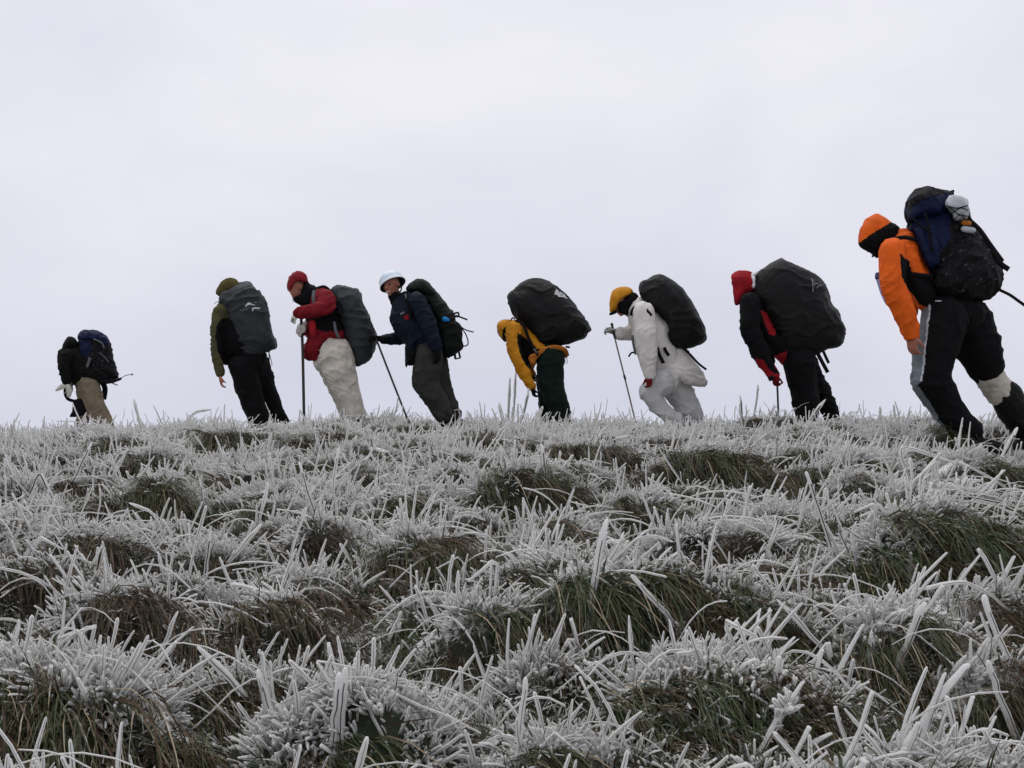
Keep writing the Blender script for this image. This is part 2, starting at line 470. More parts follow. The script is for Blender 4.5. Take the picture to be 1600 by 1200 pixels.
# ground sheet: fine near the camera, coarse out to the horizon
def axis(vals):
    return np.unique(np.round(np.concatenate(vals), 4))
gx = axis([np.arange(-8.4, 8.41, 0.09), np.linspace(-40, -8.4, 26), np.linspace(8.4, 40, 26), np.linspace(-1500, -40, 14), np.linspace(40, 1500, 14)])
gy = axis([np.arange(-1, 12.01, 0.07), np.linspace(12, 24, 48), np.linspace(24, 100, 30), np.linspace(100, 2000, 16), np.linspace(-60, -1, 26)])
GX, GY = np.meshgrid(gx, gy)
GZ = height(GX, GY)
nx, ny = len(gx), len(gy)
idx = np.arange(nx * ny).reshape(ny, nx)
quads = np.stack([idx[:-1, :-1].ravel(), idx[:-1, 1:].ravel(), idx[1:, 1:].ravel(), idx[1:, :-1].ravel()], 1)
hill = link_mesh('hillside', np_mesh('hillside', np.stack([GX.ravel(), GY.ravel(), GZ.ravel()], 1), [quads]), None, [M['ground']])
def frost_mask(x, y):
    f = smooth(.40, .66, n2(x, y, 2.1, 12) + .35 * (n2(x, y, 7.0, 13) - .5)) * .75
    for (tx, ty, R, H) in TUS:
        m = (np.abs(x - tx) < 1.9 * R) & (np.abs(y - ty) < 1.4 * R)
        if m.any():
            dx, dy = (x[m] - tx) / R / AX, (y[m] - ty) / R / AY
            r = np.hypot(dx, dy)
            cap = smooth(-.30, .05, dy) * smooth(1.2, .85, r)
            hol = smooth(-.1, -.4, dy) * smooth(1.35, .95, r)
            f[m] = np.maximum(f[m] * (1 - hol), cap)
    return f
set_attr(hill.data, 'frost', np.where((GY.ravel() > 0) & (GY.ravel() < 30), frost_mask(GX.ravel(), GY.ravel()), .6))
tag(hill, 'frosted dark turf hillside rising to the crest', 'hillside', kind='structure')

# ------------------------------------------------------------------ soft bodies: garments, packs, people
class Frame:
    """Maps a person's own measuring grid (crop pixels) to metres at the person's distance."""
    def __init__(s, ox, oy, sc, D):
        s.ox, s.oy, s.sc, s.D = ox, oy, sc, D
        s.m = D / F / sc                      # metres per grid unit
    def p(s, cx, cy, dd=0.0):
        return at(s.ox + cx / s.sc, s.oy + cy / s.sc, s.D + dd)
    def ground(s, cx, dd=0.0):
        a = s.p(cx, 0, dd)
        return float(height(np.array([a[0]]), np.array([a[1]]))[0])

_sph = None
def unit_sphere():
    global _sph
    if _sph is None:
        bm = bmesh.new(); bmesh.ops.create_icosphere(bm, subdivisions=2, radius=1.0)
        bm.verts.ensure_lookup_table()
        v = np.array([x.co[:] for x in bm.verts]); f = np.array([[x.index for x in p.verts] for p in bm.faces])
        bm.free(); _sph = (v, f)
    return _sph

class Blob:
    def __init__(s, fr):
        s.fr = fr; s.v = []; s.t = []; s.n = 0
    def add(s, v, f):
        s.v.append(np.asarray(v, float)); s.t.append(np.asarray(f, int) + s.n); s.n += len(v)
    def ball(s, c, r, ky=1.0, axes=None):
        v, f = unit_sphere()
        r = np.atleast_1d(r) * np.ones(3)
        q = v * r * np.array([1, ky, 1])
        if axes is not None:
            q = q @ np.asarray(axes)
        s.add(q + c, f)
    def cone(s, a, b, ra, rb, ky=1.0, n=14):
        a = np.asarray(a, float); b = np.asarray(b, float)
        d = b - a; L = np.linalg.norm(d)
        if L < 1e-6:
            return
        d /= L
        h = np.array([0, 1.0, 0]) if abs(d[1]) < 0.9 else np.array([1.0, 0, 0])
        u = np.cross(d, h); u /= np.linalg.norm(u); w = np.cross(d, u)
        ang = np.linspace(0, 2 * np.pi, n, endpoint=False)
        ring = np.cos(ang)[:, None] * u + np.sin(ang)[:, None] * w
        sc = np.array([1, ky, 1])
        v = np.concatenate([a + ring * ra * sc, b + ring * rb * sc, [a], [b]])
        i = np.arange(n); j = (i + 1) % n
        f = np.concatenate([np.stack([i, j, j + n], 1), np.stack([i, j + n, i + n], 1), np.stack([j, i, np.full(n, 2 * n)], 1), np.stack([i + n, j + n, np.full(n, 2 * n + 1)], 1)])
        s.add(v, f)
    def tube_w(s, pts, ky=1.0):
        """pts: list of (xyz, radius) in metres"""
        for k, (c, r) in enumerate(pts):
            s.ball(np.asarray(c), r, ky)
            if k:
                s.cone(pts[k - 1][0], c, pts[k - 1][1], r, ky)
    def tube(s, pts, ky=1.0, k=1.0):
        s.tube_w([(s.fr.p(a, b, d), r * s.fr.m * k) for (a, b, d, r) in pts], ky)
    def inflate(s, outline, dd=0.0, T=0.18, p=2.4, bias=0.0, shrink=1.0):
        o = np.array(outline, float)
        c = o.mean(0)
        o = c + (o - c) * shrink
        # closed Catmull-Rom
        n = len(o); out = []
        for i in range(n):
            p0, p1, p2, p3 = o[i - 1], o[i], o[(i + 1) % n], o[(i + 2) % n]
            for t in (0, .33, .67):
                out.append(0.5 * ((2 * p1) + (-p0 + p2) * t + (2 * p0 - 5 * p1 + 4 * p2 - p3) * t * t + (-p0 + 3 * p1 - 3 * p2 + p3) * t ** 3))
        o = np.array(out); n = len(o)
        if np.sum(o[:, 0] * np.roll(o[:, 1], -1) - np.roll(o[:, 0], -1) * o[:, 1]) < 0:
            o = o[::-1]
        K = 9
        zs = np.sin(np.linspace(-np.pi / 2, np.pi / 2, 2 * K + 1))
        V = []; 
        for z in zs[1:-1]:
            sc = (1 - abs(z) ** p) ** (1 / p)
            V += [s.fr.p(*(c + (q - c) * sc), dd + bias + z * T) for q in o]
        m = len(zs) - 2
        V.append(s.fr.p(c[0], c[1], dd + bias - T)); V.append(s.fr.p(c[0], c[1], dd + bias + T))
        fa = []
        i = np.arange(n); j = (i + 1) % n
        for k in range(m - 1):
            A = k * n
            fa.append(np.stack([A + i, A + n + i, A + n + j], 1)); fa.append(np.stack([A + i, A + n + j, A + j], 1))
        fa.append(np.stack([i, j, np.full(n, m * n)], 1)); fa.append(np.stack([(m - 1) * n + j, (m - 1) * n + i, np.full(n, m * n + 1)], 1))
        f = np.concatenate(fa)
        # outward orientation
        V = np.array(V)
        a, b, cc = V[f[:, 0]], V[f[:, 1]], V[f[:, 2]]
        if np.einsum('ij,ij->i', a - V.mean(0), np.cross(b - a, cc - a)).sum() < 0:
            f = f[:, ::-1]
        s.add(V, f)
    def build(s, name, parent, mat, voxel=0.012, smooth_it=3, wr=0.006, freq=(9, 6, 14), zones=(), seed=0, origin=None, rigid=False):
        """union by voxel remesh, smooth, wrinkle; zones: [(polygon in grid units, material[, side])]"""
        co = np.concatenate(s.v); f = np.concatenate(s.t)
        tmp_me = np_mesh('tmp', co, [f])
        tmp = bpy.data.objects.new('tmp', tmp_me); COL.objects.link(tmp)
        r = tmp.modifiers.new('r', 'REMESH'); r.mode = 'VOXEL'; r.voxel_size = voxel; r.adaptivity = 0.0
        if smooth_it:
            sm = tmp.modifiers.new('s', 'SMOOTH'); sm.factor = 0.5; sm.iterations = smooth_it
        dg = bpy.context.evaluated_depsgraph_get(); dg.update()
        me = bpy.data.meshes.new_from_object(tmp.evaluated_get(dg))
        bpy.data.objects.remove(tmp); bpy.data.meshes.remove(tmp_me)
        me.name = name
        n = len(me.vertices)
        co = np.empty(n * 3, np.float32); me.vertices.foreach_get('co', co); co = co.reshape(-1, 3).astype(float)
        if wr > 0:
            no = np.empty(n * 3, np.float32); me.vertices.foreach_get('normal', no); no = no.reshape(-1, 3)
            q = co * np.array(freq)
            warp = np.stack([n3(co, 5.0, seed + 1), n3(co, 5.0, seed + 2), n3(co, 5.0, seed + 3)], 1) * 2.2
            a = 1 - np.abs(2 * n3(q + warp, 1.0, seed) - 1)
            b = 1 - np.abs(2 * n3(q[:, [0, 1, 2]] * np.array([2.6, 2.0, 1.7]) + warp * 1.5, 1.0, seed + 5) - 1)
            c2 = n3(co, 4.0, seed + 9)
            gate = .35 + 1.1 * n3(co, 3.2, seed + 13)
            # long slanting creases where the cloth is pulled
            sl = [(.55, .2, .85), (-.6, .3, .75)][seed % 2]
            ph = co @ np.array(sl) * 46.0 + warp @ np.array([2.6, 1.7, 2.2]) + 4.0 * n3(co, 2.2, seed + 17)
            cr = (1 - np.abs(np.sin(ph))) ** 3 * np.clip(2.2 * n3(co, 4.5, seed + 19) - .75, 0, 1)
            co = co + no * ((a ** 3 * 1.8 * gate + b ** 3 * 0.6 * gate + c2 * 0.5 + cr * (.45 if name == 'rain_cover' else 1.5) - 1.05) * wr)[:, None]
        mats = [mat]
        midx = None
        npoly = len(me.polygons)
        if zones:
            cen = np.empty(npoly * 3, np.float32); me.polygons.foreach_get('center', cen); cen = cen.reshape(-1, 3).astype(float)
            # grid coordinates of each face: the colour panels are cut right through the garment
            c_, s_ = math.cos(PITCH), math.sin(PITCH)
            dz = cen[:, 2] - EYE
            fwd = cen[:, 1] * c_ + dz * s_; upw = -cen[:, 1] * s_ + dz * c_
            gxx = (800 + F * cen[:, 0] / fwd - s.fr.ox) * s.fr.sc
            gyy = (600 - F * upw / fwd - s.fr.oy) * s.fr.sc
            midx = np.zeros(npoly, np.int32)
            for z in zones:
                poly, zm = z[0], z[1]
                if zm not in mats: mats.append(zm)
                ins = np.zeros(npoly, bool)
                P = np.array(poly, float)
                for a, b in zip(P, np.roll(P, -1, 0)):
                    cond = ((a[1] > gyy) != (b[1] > gyy))
                    with np.errstate(divide='ignore', invalid='ignore'):
                        xs = (b[0] - a[0]) * (gyy - a[1]) / (b[1] - a[1]) + a[0]
                    ins ^= cond & (gxx < xs)
                if len(z) > 2:
                    dlt = cen[:, 1] - s.fr.D
                    ins &= (dlt < z[2])
                midx[ins] = mats.index(zm)
        org = np.zeros(3) if parent is None or origin is None else np.asarray(origin)
        me.vertices.foreach_set('co', (co - org).astype(np.float32).ravel())
        me.polygons.foreach_set('use_smooth', np.ones(npoly, bool))
        o = bpy.data.objects.new(name, me); COL.objects.link(o)
        for m_ in mats:
            me.materials.append(m_)
        if midx is not None:
            me.polygons.foreach_set('material_index', midx)
        me.update()
        if parent is not None:
            o.parent = parent
        return o

# every thing's origin sits at the thing's base: root objects carry a location, parts are stored relative to it
class Thing:
    def __init__(s, name, loc, label, cat, group=None):
        s.o = empty(name); s.o.location = [float(q) for q in loc]; s.loc = np.asarray(loc, float)
        tag(s.o, label, cat, group)

def sweep(name, pts, radii, mat, parent=None, origin=(0, 0, 0), n=8, flat=None, closed_caps=True):
    """tube (or flat strap) along pts (metres). flat = (half width, half thickness) with the width axis perpendicular to Y"""
    P = np.array(pts, float)
    if len(P) > 2:                                   # resample as Catmull-Rom
        Q = []; R = []
        rr = np.array(radii, float) if not np.isscalar(radii) else np.full(len(P), radii)
        ext = np.vstack([2 * P[0] - P[1], P, 2 * P[-1] - P[-2]])
        for i in range(len(P) - 1):
            p0, p1, p2, p3 = ext[i:i + 4]
            for t in np.linspace(0, 1, 6)[:-1]:
                Q.append(0.5 * ((2 * p1) + (-p0 + p2) * t + (2 * p0 - 5 * p1 + 4 * p2 - p3) * t * t + (-p0 + 3 * p1 - 3 * p2 + p3) * t ** 3))
                R.append(rr[i] * (1 - t) + rr[i + 1] * t)
        Q.append(P[-1]); R.append(rr[-1])
        P = np.array(Q); radii = np.array(R)
    elif np.isscalar(radii):
        radii = np.full(len(P), radii)
    radii = np.asarray(radii, float)
    T = np.gradient(P, axis=0); T /= np.linalg.norm(T, axis=1)[:, None] + 1e-9
    ref = np.array([0, 1.0, 0])
    U = np.cross(T, ref); ln = np.linalg.norm(U, axis=1)[:, None]
    U = np.where(ln > 0.05, U / (ln + 1e-9), np.array([1.0, 0, 0])); W = np.cross(T, U)
    m = len(P)
    if flat:
        hw, ht = flat
        sec = np.array([(-1, -1), (1, -1), (1, 1), (-1, 1)], float) * np.array([hw, ht]); n = 4
        V = np.concatenate([P[k] + sec[:, :1] * U[k] * (radii[k] if not np.isscalar(radii) else 1) + sec[:, 1:] * W[k] for k in range(m)])
    else:
        ang = np.linspace(0, 2 * np.pi, n, endpoint=False)
        V = np.concatenate([P[k] + radii[k] * (np.cos(ang)[:, None] * U[k] + np.sin(ang)[:, None] * W[k]) for k in range(m)])
    i = np.arange(n); j = (i + 1) % n
    f = np.concatenate([np.stack([k * n + i, k * n + j, (k + 1) * n + j, (k + 1) * n + i], 1) for k in range(m - 1)])
    c0 = len(V); V = np.vstack([V, P[0], P[-1]])
    caps = np.concatenate([np.stack([j, i, np.full(n, c0)], 1), np.stack([(m - 1) * n + i, (m - 1) * n + j, np.full(n, c0 + 1)], 1)])
    me = np_mesh(name, V - np.asarray(origin), [f, caps], smooth_shade=not flat)
    return link_mesh(name, me, parent, [mat])

def strap(fr, name, th, pts, wpx, mat, thick=0.003):
    P = [fr.p(a, b, d) for (a, b, d) in pts]
    return sweep(name, P, 1.0, mat, th.o, th.loc, flat=(0.5 * wpx * fr.m, thick))

def stick(fr, name, th, pts, rpx, mat, n=10):
    P = [fr.p(a, b, d) for (a, b, d) in pts]
    return sweep(name, P, rpx * fr.m, mat, th.o, th.loc, n=n)

def hand_prims(B, c, d, palm_n, size=1.0, curl=0.9, thumb_side=1):
    """palm and five bent fingers; c wrist point, d direction of the hand, palm_n palm normal (fingers curl towards it)"""
    d = np.asarray(d, float); d /= np.linalg.norm(d)
    nrm = np.asarray(palm_n, float); nrm -= d * nrm.dot(d); nrm /= np.linalg.norm(nrm)
    side = np.cross(d, nrm) * thumb_side
    c = np.asarray(c, float); S = size
    for o in (-0.028, -0.01, 0.01, 0.028):
        B.tube_w([(c + side * o * .7 * S, .015 * S), (c + d * .045 * S + side * o * .9 * S, .0155 * S), (c + d * .088 * S + side * o * S, .0125 * S)])
    L = [0.066, 0.078, 0.074, 0.058]
    for k, o in enumerate((0.032, 0.011, -0.011, -0.031)):
        p = c + d * .088 * S + side * o * S; a = 0.0
        pts = [(p, .0105 * S)]
        for seg, fr_ in ((.45, .35), (.32, .75), (.23, .6)):
            a += curl * fr_
            p = p + (d * math.cos(a) + nrm * math.sin(a)) * L[k] * seg * S
            pts.append((p, (.0098 - .001 * len(pts)) * S))
        B.tube_w(pts)
    t0 = c + d * .025 * S + side * .030 * S
    t1 = t0 + (side * .6 + d * .7 + nrm * .35) * .035 * S
    t2 = t1 + (side * .15 + d * .8 + nrm * .5) * .032 * S
    t3 = t2 + (d * .7 + nrm * .7 - side * .2) * .026 * S
    B.tube_w([(t0, .014 * S), (t1, .0125 * S), (t2, .0105 * S), (t3, .009 * S)])

def head_prims(B, c, face, up, S=1.0):
    """skull, jaw, brow, nose, cheeks, lips and ears; c = centre of the skull"""
    f = np.asarray(face, float); f /= np.linalg.norm(f)
    u = np.asarray(up, float); u -= f * u.dot(f); u /= np.linalg.norm(u)
    s_ = np.cross(f, u)
    c = np.asarray(c, float)
    A = np.stack([s_, f, u])
    B.ball(c + u * .02 * S, np.array([.074, .094, .092]) * S, axes=A)
    B.ball(c + f * .03 * S - u * .045 * S, np.array([.058, .062, .066]) * S, axes=A)
    B.ball(c + f * .066 * S - u * .092 * S, np.array([.026, .024, .02]) * S, axes=A)          # chin
    B.tube_w([(c + f * .093 * S + u * .012 * S, .009 * S), (c + f * .112 * S - u * .022 * S, .012 * S)])     # nose
    B.ball(c + f * .103 * S - u * .028 * S, np.array([.018, .012, .009]) * S, axes=A)
    for k in (-1, 1):
        B.tube_w([(c + f * .088 * S + u * .03 * S + s_ * k * .012 * S, .009 * S), (c + f * .075 * S + u * .03 * S + s_ * k * .045 * S, .010 * S)])
        B.ball(c + f * .068 * S - u * .018 * S + s_ * k * .036 * S, np.array([.022, .018, .02]) * S, axes=A)
        B.ball(c - f * .005 * S - u * .01 * S + s_ * k * .078 * S, np.array([.010, .018, .032]) * S, axes=A)
    B.ball(c + f * .089 * S - u * .056 * S, np.array([.024, .009, .006]) * S, axes=A)
    B.ball(c + f * .086 * S - u * .068 * S, np.array([.020, .009, .007]) * S, axes=A)
    B.tube_w([(c - f * .012 * S - u * .06 * S, .052 * S), (c - f * .035 * S - u * .16 * S, .056 * S)])  # neck
    return c, f, u, s_

def face_parts(th, c, f, u, s_, S=1.0, smile=False):
    for k in (-1, 1):
        e = Blob(None); e.ball(c + f * .083 * S + u * .012 * S + s_ * k * .032 * S, np.array([.0135, .010, .0085]) * S, axes=np.stack([s_, f, u]))
        v = np.concatenate(e.v) - th.loc
        link_mesh('eye', np_mesh('eye', v, [np.concatenate(e.t)]), th.o, [M['eye']])
    if smile:
        e = Blob(None); e.ball(c + f * .0935 * S - u * .061 * S, np.array([.026, .0075, .0075]) * S, axes=np.stack([s_, f, u]))
        link_mesh('teeth', np_mesh('teeth', np.concatenate(e.v) - th.loc, [np.concatenate(e.t)]), th.o, [M['teeth']])

def boot(fr, th, cx, dd, toe=-1.0, mat='boot', lift=0.0, pitch=0.0):
    """boot standing on the turf: shaft, heel, toe box and sole, toes pointing along -X"""
    g = fr.ground(cx, dd) + lift
    a = fr.p(cx, 0, dd); x = a[0]; y = fr.D + dd
    B = Blob(fr)
    c, s = math.cos(pitch), math.sin(pitch)
    def q(dx, dz, dy=0):
        return np.array([x + dx * c * -toe * -1 - dz * s * 0, y + dy, g + dz + dx * s])
    B.tube_w([(q(0, .13), .058), (q(0, .09), .056), (q(0.02 * -toe * -1, .055), .05)])
    B.tube_w([(q(.03, .05), .046), (q(-.08, .06), .05), (q(-.17, .045), .043)])
    B.tube_w([(q(.06, .018), .02), (q(-.06, .018), .036), (q(-.19, .02), .03)], ky=1.3)
    return B.build('boot', th.o, M[mat], voxel=.012, wr=.002, origin=th.loc)

def leg_pts(fr, pts, gx_, dd, r):
    """leg chain that ends at the boot shaft on the ground"""
    g = fr.ground(gx_, dd)
    o0 = fr.p(0, 0, dd); oy = fr.p(0, 1000, dd)
    cy = (g + 0.16 - o0[2]) / (oy[2] - o0[2]) * 1000
    return list(pts) + [(gx_, cy, dd, r)]

GROUP = 'hikers in single file along the crest'
PACKS = 'loaded backpacks worn by the hikers'
POLES = 'walking poles planted in the grass'

def person(fr, label, base_cx, torso, arms, legs, hands, head, jacket, trousers, voxel_body=.017, extra=()):
    """torso: chain; arms/legs: chains; hands: (wrist, dir, normal, size, curl, bare); head: (cx,cy,dd,face,up,S)"""
    bx = fr.p(base_cx, 0, 0)
    th = Thing('person', (bx[0], fr.D, fr.ground(base_cx)), label, 'person', GROUP)
    B = Blob(fr)
    B.tube(torso, ky=1.1, k=.66)
    for a in arms: B.tube(a, k=.74)
    for l_ in legs: B.tube(l_, k=.72)
    hinfo = None
    hc = fr.p(*head[:3])
    hinfo = head_prims(B, hc, head[3], head[4], head[5])
    nb = (hc + hinfo[1] * -.035 + hinfo[2] * -.15)
    B.tube_w([(nb, .056), (fr.p(*torso[0][:3]), .06)])
    for (w, d, nr, S, curl, bare, ts) in hands:
        hand_prims(B, fr.p(*w), d, nr, S if bare else S * .55, curl, ts)
        if bare: pass
    body = B.build('body', th.o, M['skin'], voxel=voxel_body, smooth_it=2, wr=0, origin=th.loc)
    return th, hinfo

def glove(fr, th, hand, mat, name='glove', S=1.12):
    w, d, nr, sz, curl, bare, ts = hand
    B = Blob(fr)
    hand_prims(B, fr.p(*w), d, nr, sz * S, curl, ts)
    c = fr.p(*w); d = np.asarray(d, float) / np.linalg.norm(d)
    B.tube_w([(c - d * .05, .040 * sz), (c + d * .01, .036 * sz)])
    return B.build(name, th.o, M[mat], voxel=.008, smooth_it=2, wr=.0015, origin=th.loc)

def garment(fr, th, name, mat, tubes=(), outlines=(), wr=.007, freq=(9, 6, 14), zones=(), seed=0, voxel=.012, k=1.0, ky=1.0, smooth_it=3):
    B = Blob(fr)
    for t in tubes: B.tube(t, k=k, ky=ky)
    for o in outlines:
        B.inflate(o[0], *(o[1:] if len(o) > 1 else ()))
    return B.build(name, th.o, M[mat], voxel=voxel, wr=wr, freq=freq, zones=zones, seed=seed, origin=th.loc, smooth_it=smooth_it)

def decal(fr, th, parent_obj, name, polys, mat, half=0.0025, lift=.004):
    """flat print laid on the bulging near side of a pack: each polygon is a thin plate that follows the surface"""
    from mathutils.bvhtree import BVHTree
    me0 = parent_obj.data
    bvh = BVHTree.FromPolygons([v.co[:] for v in me0.vertices], [p.vertices[:] for p in me0.polygons])
    out = []
    for poly in polys:
        V = []; 
        P = np.array(poly, float)
        Q = []
        for a, b in zip(P, np.roll(P, -1, 0)):
            L = np.linalg.norm(b - a); k = max(1, int(L / 12))
            for t in np.arange(k) / k: Q.append(a + (b - a) * t)
        bm = bmesh.new()
        vs = []
        for q in Q:
            w = fr.p(q[0], q[1], 0) - th.loc
            hit, no, _, _ = bvh.ray_cast(Vector((w[0], w[1] - 2.0, w[2])), Vector((0, 1, 0)))
            if hit is None: hit, no = Vector(w), Vector((0, -1, 0))
            vs.append(bm.verts.new(hit + no * lift))
        f = bm.faces.new(vs)
        bmesh.ops.triangulate(bm, faces=[f])
        bmesh.ops.solidify(bm, geom=bm.faces[:], thickness=half)
        me = bpy.data.meshes.new(name); bm.to_mesh(me); bm.free()
        out.append(link_mesh(name, me, parent_obj, [M[mat]]))
    return out

def walking_pole(fr, label, pts, r, mat, grip=None, grip_len=.13, basket=True, group=POLES):
    top = fr.p(*pts[0]); bot = fr.p(*pts[-1])
    g = float(height(np.array([bot[0]]), np.array([bot[1]]))[0])
    th = Thing('walking_pole', (bot[0], bot[1], g), label, 'walking pole', group)
    P = [fr.p(*q) for q in pts]
    d = P[-1] - P[-2]; d /= np.linalg.norm(d)
    P[-1] = P[-1] + d * max(0.0, (P[-1][2] - g) / max(1e-3, -d[2]))
    sweep('shaft', P, r * fr.m, M[mat], th.o, th.loc, n=10)
    if grip:
        d0 = P[0] - P[1]; d0 /= np.linalg.norm(d0)
        B = Blob(fr)
        B.tube_w([(P[0] - d0 * grip_len, r * fr.m * 1.5), (P[0] - d0 * .04, r * fr.m * 1.9), (P[0], r * fr.m * 1.6), (P[0] + d0 * .015, r * fr.m * 2.2)])
        B.build('grip', th.o, M[grip], voxel=.006, wr=0, origin=th.loc)
    if basket:
        B = Blob(fr); B.ball(P[-1] - d * .07, [.028, .028, .007]); 
        B.tube_w([(P[-1] - d * .09, r * fr.m * 1.5), (P[-1] - d * .05, r * fr.m * 1.4)])
        B.build('basket', th.o, M['rubber'], voxel=.006, wr=0, origin=th.loc)
    return th

# ================================================================== the hikers
L, UPV = (-1, 0, 0), (0, 0, 1)

# ---- 1: far left, small, dark jacket, khaki trousers -----------------------------------
fr = Frame(60, 480, 5.456, 15.0)
torso = [(290, 400, 0, 85), (320, 520, 0, 95), (400, 640, 0, 95)]
armN = [(245, 410, -.19, 58), (222, 520, -.24, 50), (240, 635, -.25, 36)]
armF = [(300, 420, .17, 52), (300, 540, .2, 44), (275, 645, .12, 34)]
legN = leg_pts(fr, [(430, 670, -.08, 92), (470, 820, -.1, 84), (560, 985, -.1, 76)], 600, -.1, 62)
legF = leg_pts(fr, [(410, 690, .1, 80), (395, 860, .1, 62), (370, 1000, .1, 52)], 372, .1, 48)
hN = ((238, 640, -.25), (.2, 0, -1), (-.6, -.3, 0), 1.0, .8, False, 1)
hF = ((275, 650, .1), (.1, 0, -1), (-1, 0, 0), 1.0, .8, False, -1)
th, hi = person(fr, 'small distant hiker in black hooded jacket and khaki trousers, far left of the line', 470, torso, [armN, armF], [legN, legF], [hN, hF], (272, 322, 0, (-.9, .3, -.35), UPV, .95), None, None)
garment(fr, th, 'jacket', 'darkolive', [armN, armF, [(300, 420, 0, 90), (340, 540, 0, 105), (430, 640, 0, 100)]], [([(166, 385), (200, 348), (270, 332), (340, 340), (440, 430), (555, 580), (550, 650), (430, 660), (330, 640), (290, 600), (235, 600), (190, 560), (168, 500)], 0, .2)], seed=1)
garment(fr, th, 'hood', 'darkolive', [], [([(203, 352), (215, 308), (240, 266), (265, 248), (300, 257), (330, 290), (338, 345), (300, 372), (240, 375)], 0, .125)], seed=2, wr=.004)
garment(fr, th, 'trousers', 'khaki', [legN, legF, [(420, 655, 0, 100)]], seed=3, wr=.010, freq=(6, 4, 8.5))
glove(fr, th, hN, 'glove_grey'); glove(fr, th, hF, 'glove_grey')
garment(fr, th, 'mitten', 'glove_pale', [[(232, 662, -.25, 20), (195, 682, -.25, 22), (150, 708, -.25, 8)], [(250, 665, -.26, 22), (265, 720, -.26, 24), (262, 752, -.26, 16)]], voxel=.009, wr=.004, seed=4)
strap(fr, 'jacket_tail', th, [(548, 640, .05), (568, 700, .06), (556, 785, .08)], 42, M['navy'], .012)
boot(fr, th, 600, -.1); boot(fr, th, 372, .1)

p0 = fr.p(520, 660, 0)
pk = Thing('backpack', p0, 'navy and black frosted backpack with a mat tied underneath, on the leftmost hiker', 'backpack', PACKS)
body = garment(fr, pk, 'pack_body', 'pack_black', [], [([(350, 260), (400, 215), (520, 220), (600, 290), (625, 390), (655, 500), (682, 600), (610, 645), (480, 640), (390, 600), (350, 500), (332, 380), (336, 300)], .02, .19, 2.8)], seed=5, wr=.012, freq=(12, 8, 12),
               zones=[([(345, 290), (440, 270), (455, 340), (430, 415), (390, 430), (355, 350)], M['pack_blue'])])
garment(fr, pk, 'lid', 'pack_blue', [], [([(336, 275), (348, 222), (385, 196), (480, 198), (560, 230), (608, 280), (604, 338), (560, 325), (480, 285), (400, 268)], .02, .2, 2.6)], seed=6, wr=.008)
garment(fr, pk, 'foam_mat', 'pack_black', [[(520, 632, -.12, 16), (640, 628, -.12, 17), (700, 610, -.1, 10)], [(520, 632, .14, 16), (640, 628, .14, 17), (700, 610, .1, 10)], [(520, 632, 0, 17), (640, 628, 0, 18), (704, 608, 0, 10)]], seed=7, wr=.003)
o = stick(fr, 'cord', pk, [(690, 612, -.05), (745, 582, -.06), (800, 573, -.06)], 3.0, M['dark_metal'])
B = Blob(fr); B.ball(fr.p(800, 573, -.06), .016); B.build('cord_toggle', pk.o, M['rubber'], voxel=.006, wr=0, origin=pk.loc)
strap(fr, 'strap', pk, [(600, 630, -.1), (640, 652, -.1), (676, 664, -.1)], 9, M['grey_web'])
strap(fr, 'strap', pk, [(470, 270, -.2), (540, 305, -.2), (560, 350, -.19)], 12, M['grey_web'])
strap(fr, 'strap', pk, [(440, 430, -.2), (425, 480, -.2), (405, 525, -.18)], 24, M['grey_web'])
strap(fr, 'strap', pk, [(520, 390, -.2), (560, 420, -.2), (600, 470, -.18)], 8, M['grey_web'])
sk = Thing('stuff_sack', fr.p(350, 930, -.12), 'small black sack hanging before the knees of the leftmost hiker', 'sack')
garment(fr, sk, 'sack', 'black', [], [([(300, 800), (345, 778), (390, 790), (415, 850), (425, 905), (380, 925), (330, 935), (265, 935), (290, 880)], -.16, .07)], seed=8, wr=.006)
strap(fr, 'carry_loop', sk, [(245, 675, -.25), (228, 725, -.22), (250, 780, -.18), (310, 800, -.16), (350, 790, -.16)], 26, M['black'], .006)

# ---- 2: olive jacket, grey pack cover -----------------------------------
fr = Frame(310, 410, 4.444, 10.5)
torso = [(215, 330, 0, 95), (260, 520, 0, 105), (350, 690, 0, 112)]
armN = [(155, 345, -.16, 52), (122, 470, -.2, 38), (128, 640, -.22, 36), (150, 770, -.22, 33)]
armF = [(250, 350, .2, 52), (260, 500, .22, 44), (230, 640, .22, 38)]
legN = leg_pts(fr, [(310, 725, -.1, 98), (350, 880, -.1, 90), (402, 1030, -.1, 76)], 420, -.1, 66)
legF = leg_pts(fr, [(415, 725, .1, 90), (465, 880, .1, 78), (535, 1030, .1, 62)], 580, .1, 52)
hN = ((150, 785, -.22), (.15, 0, -1), (.8, .3, 0), .95, .9, True, 1)
hF = ((228, 650, .22), (-.2, 0, -1), (1, 0, 0), .95, .9, True, -1)
th, hi = person(fr, 'hiker in olive hooded jacket and black trousers with one arm hanging straight down', 420, torso, [armN, armF], [legN, legF], [hN, hF], (205, 205, .02, (-.8, .45, -.25), UPV, 1.0), None, None, voxel_body=.0105)
garment(fr, th, 'jacket', 'olive', [armN, armF, [(215, 350, 0, 95), (250, 520, 0, 95), (300, 660, 0, 95)]], [([(150, 292), (112, 335), (100, 400), (110, 560), (150, 700), (250, 705), (420, 690), (420, 560), (330, 400), (250, 300), (195, 262)], 0, .19)], seed=11,
        zones=[([(128, 430), (160, 392), (215, 380), (340, 380), (560, 640), (520, 760), (215, 750), (172, 690), (135, 620), (118, 520)], M['black'])], wr=.008)
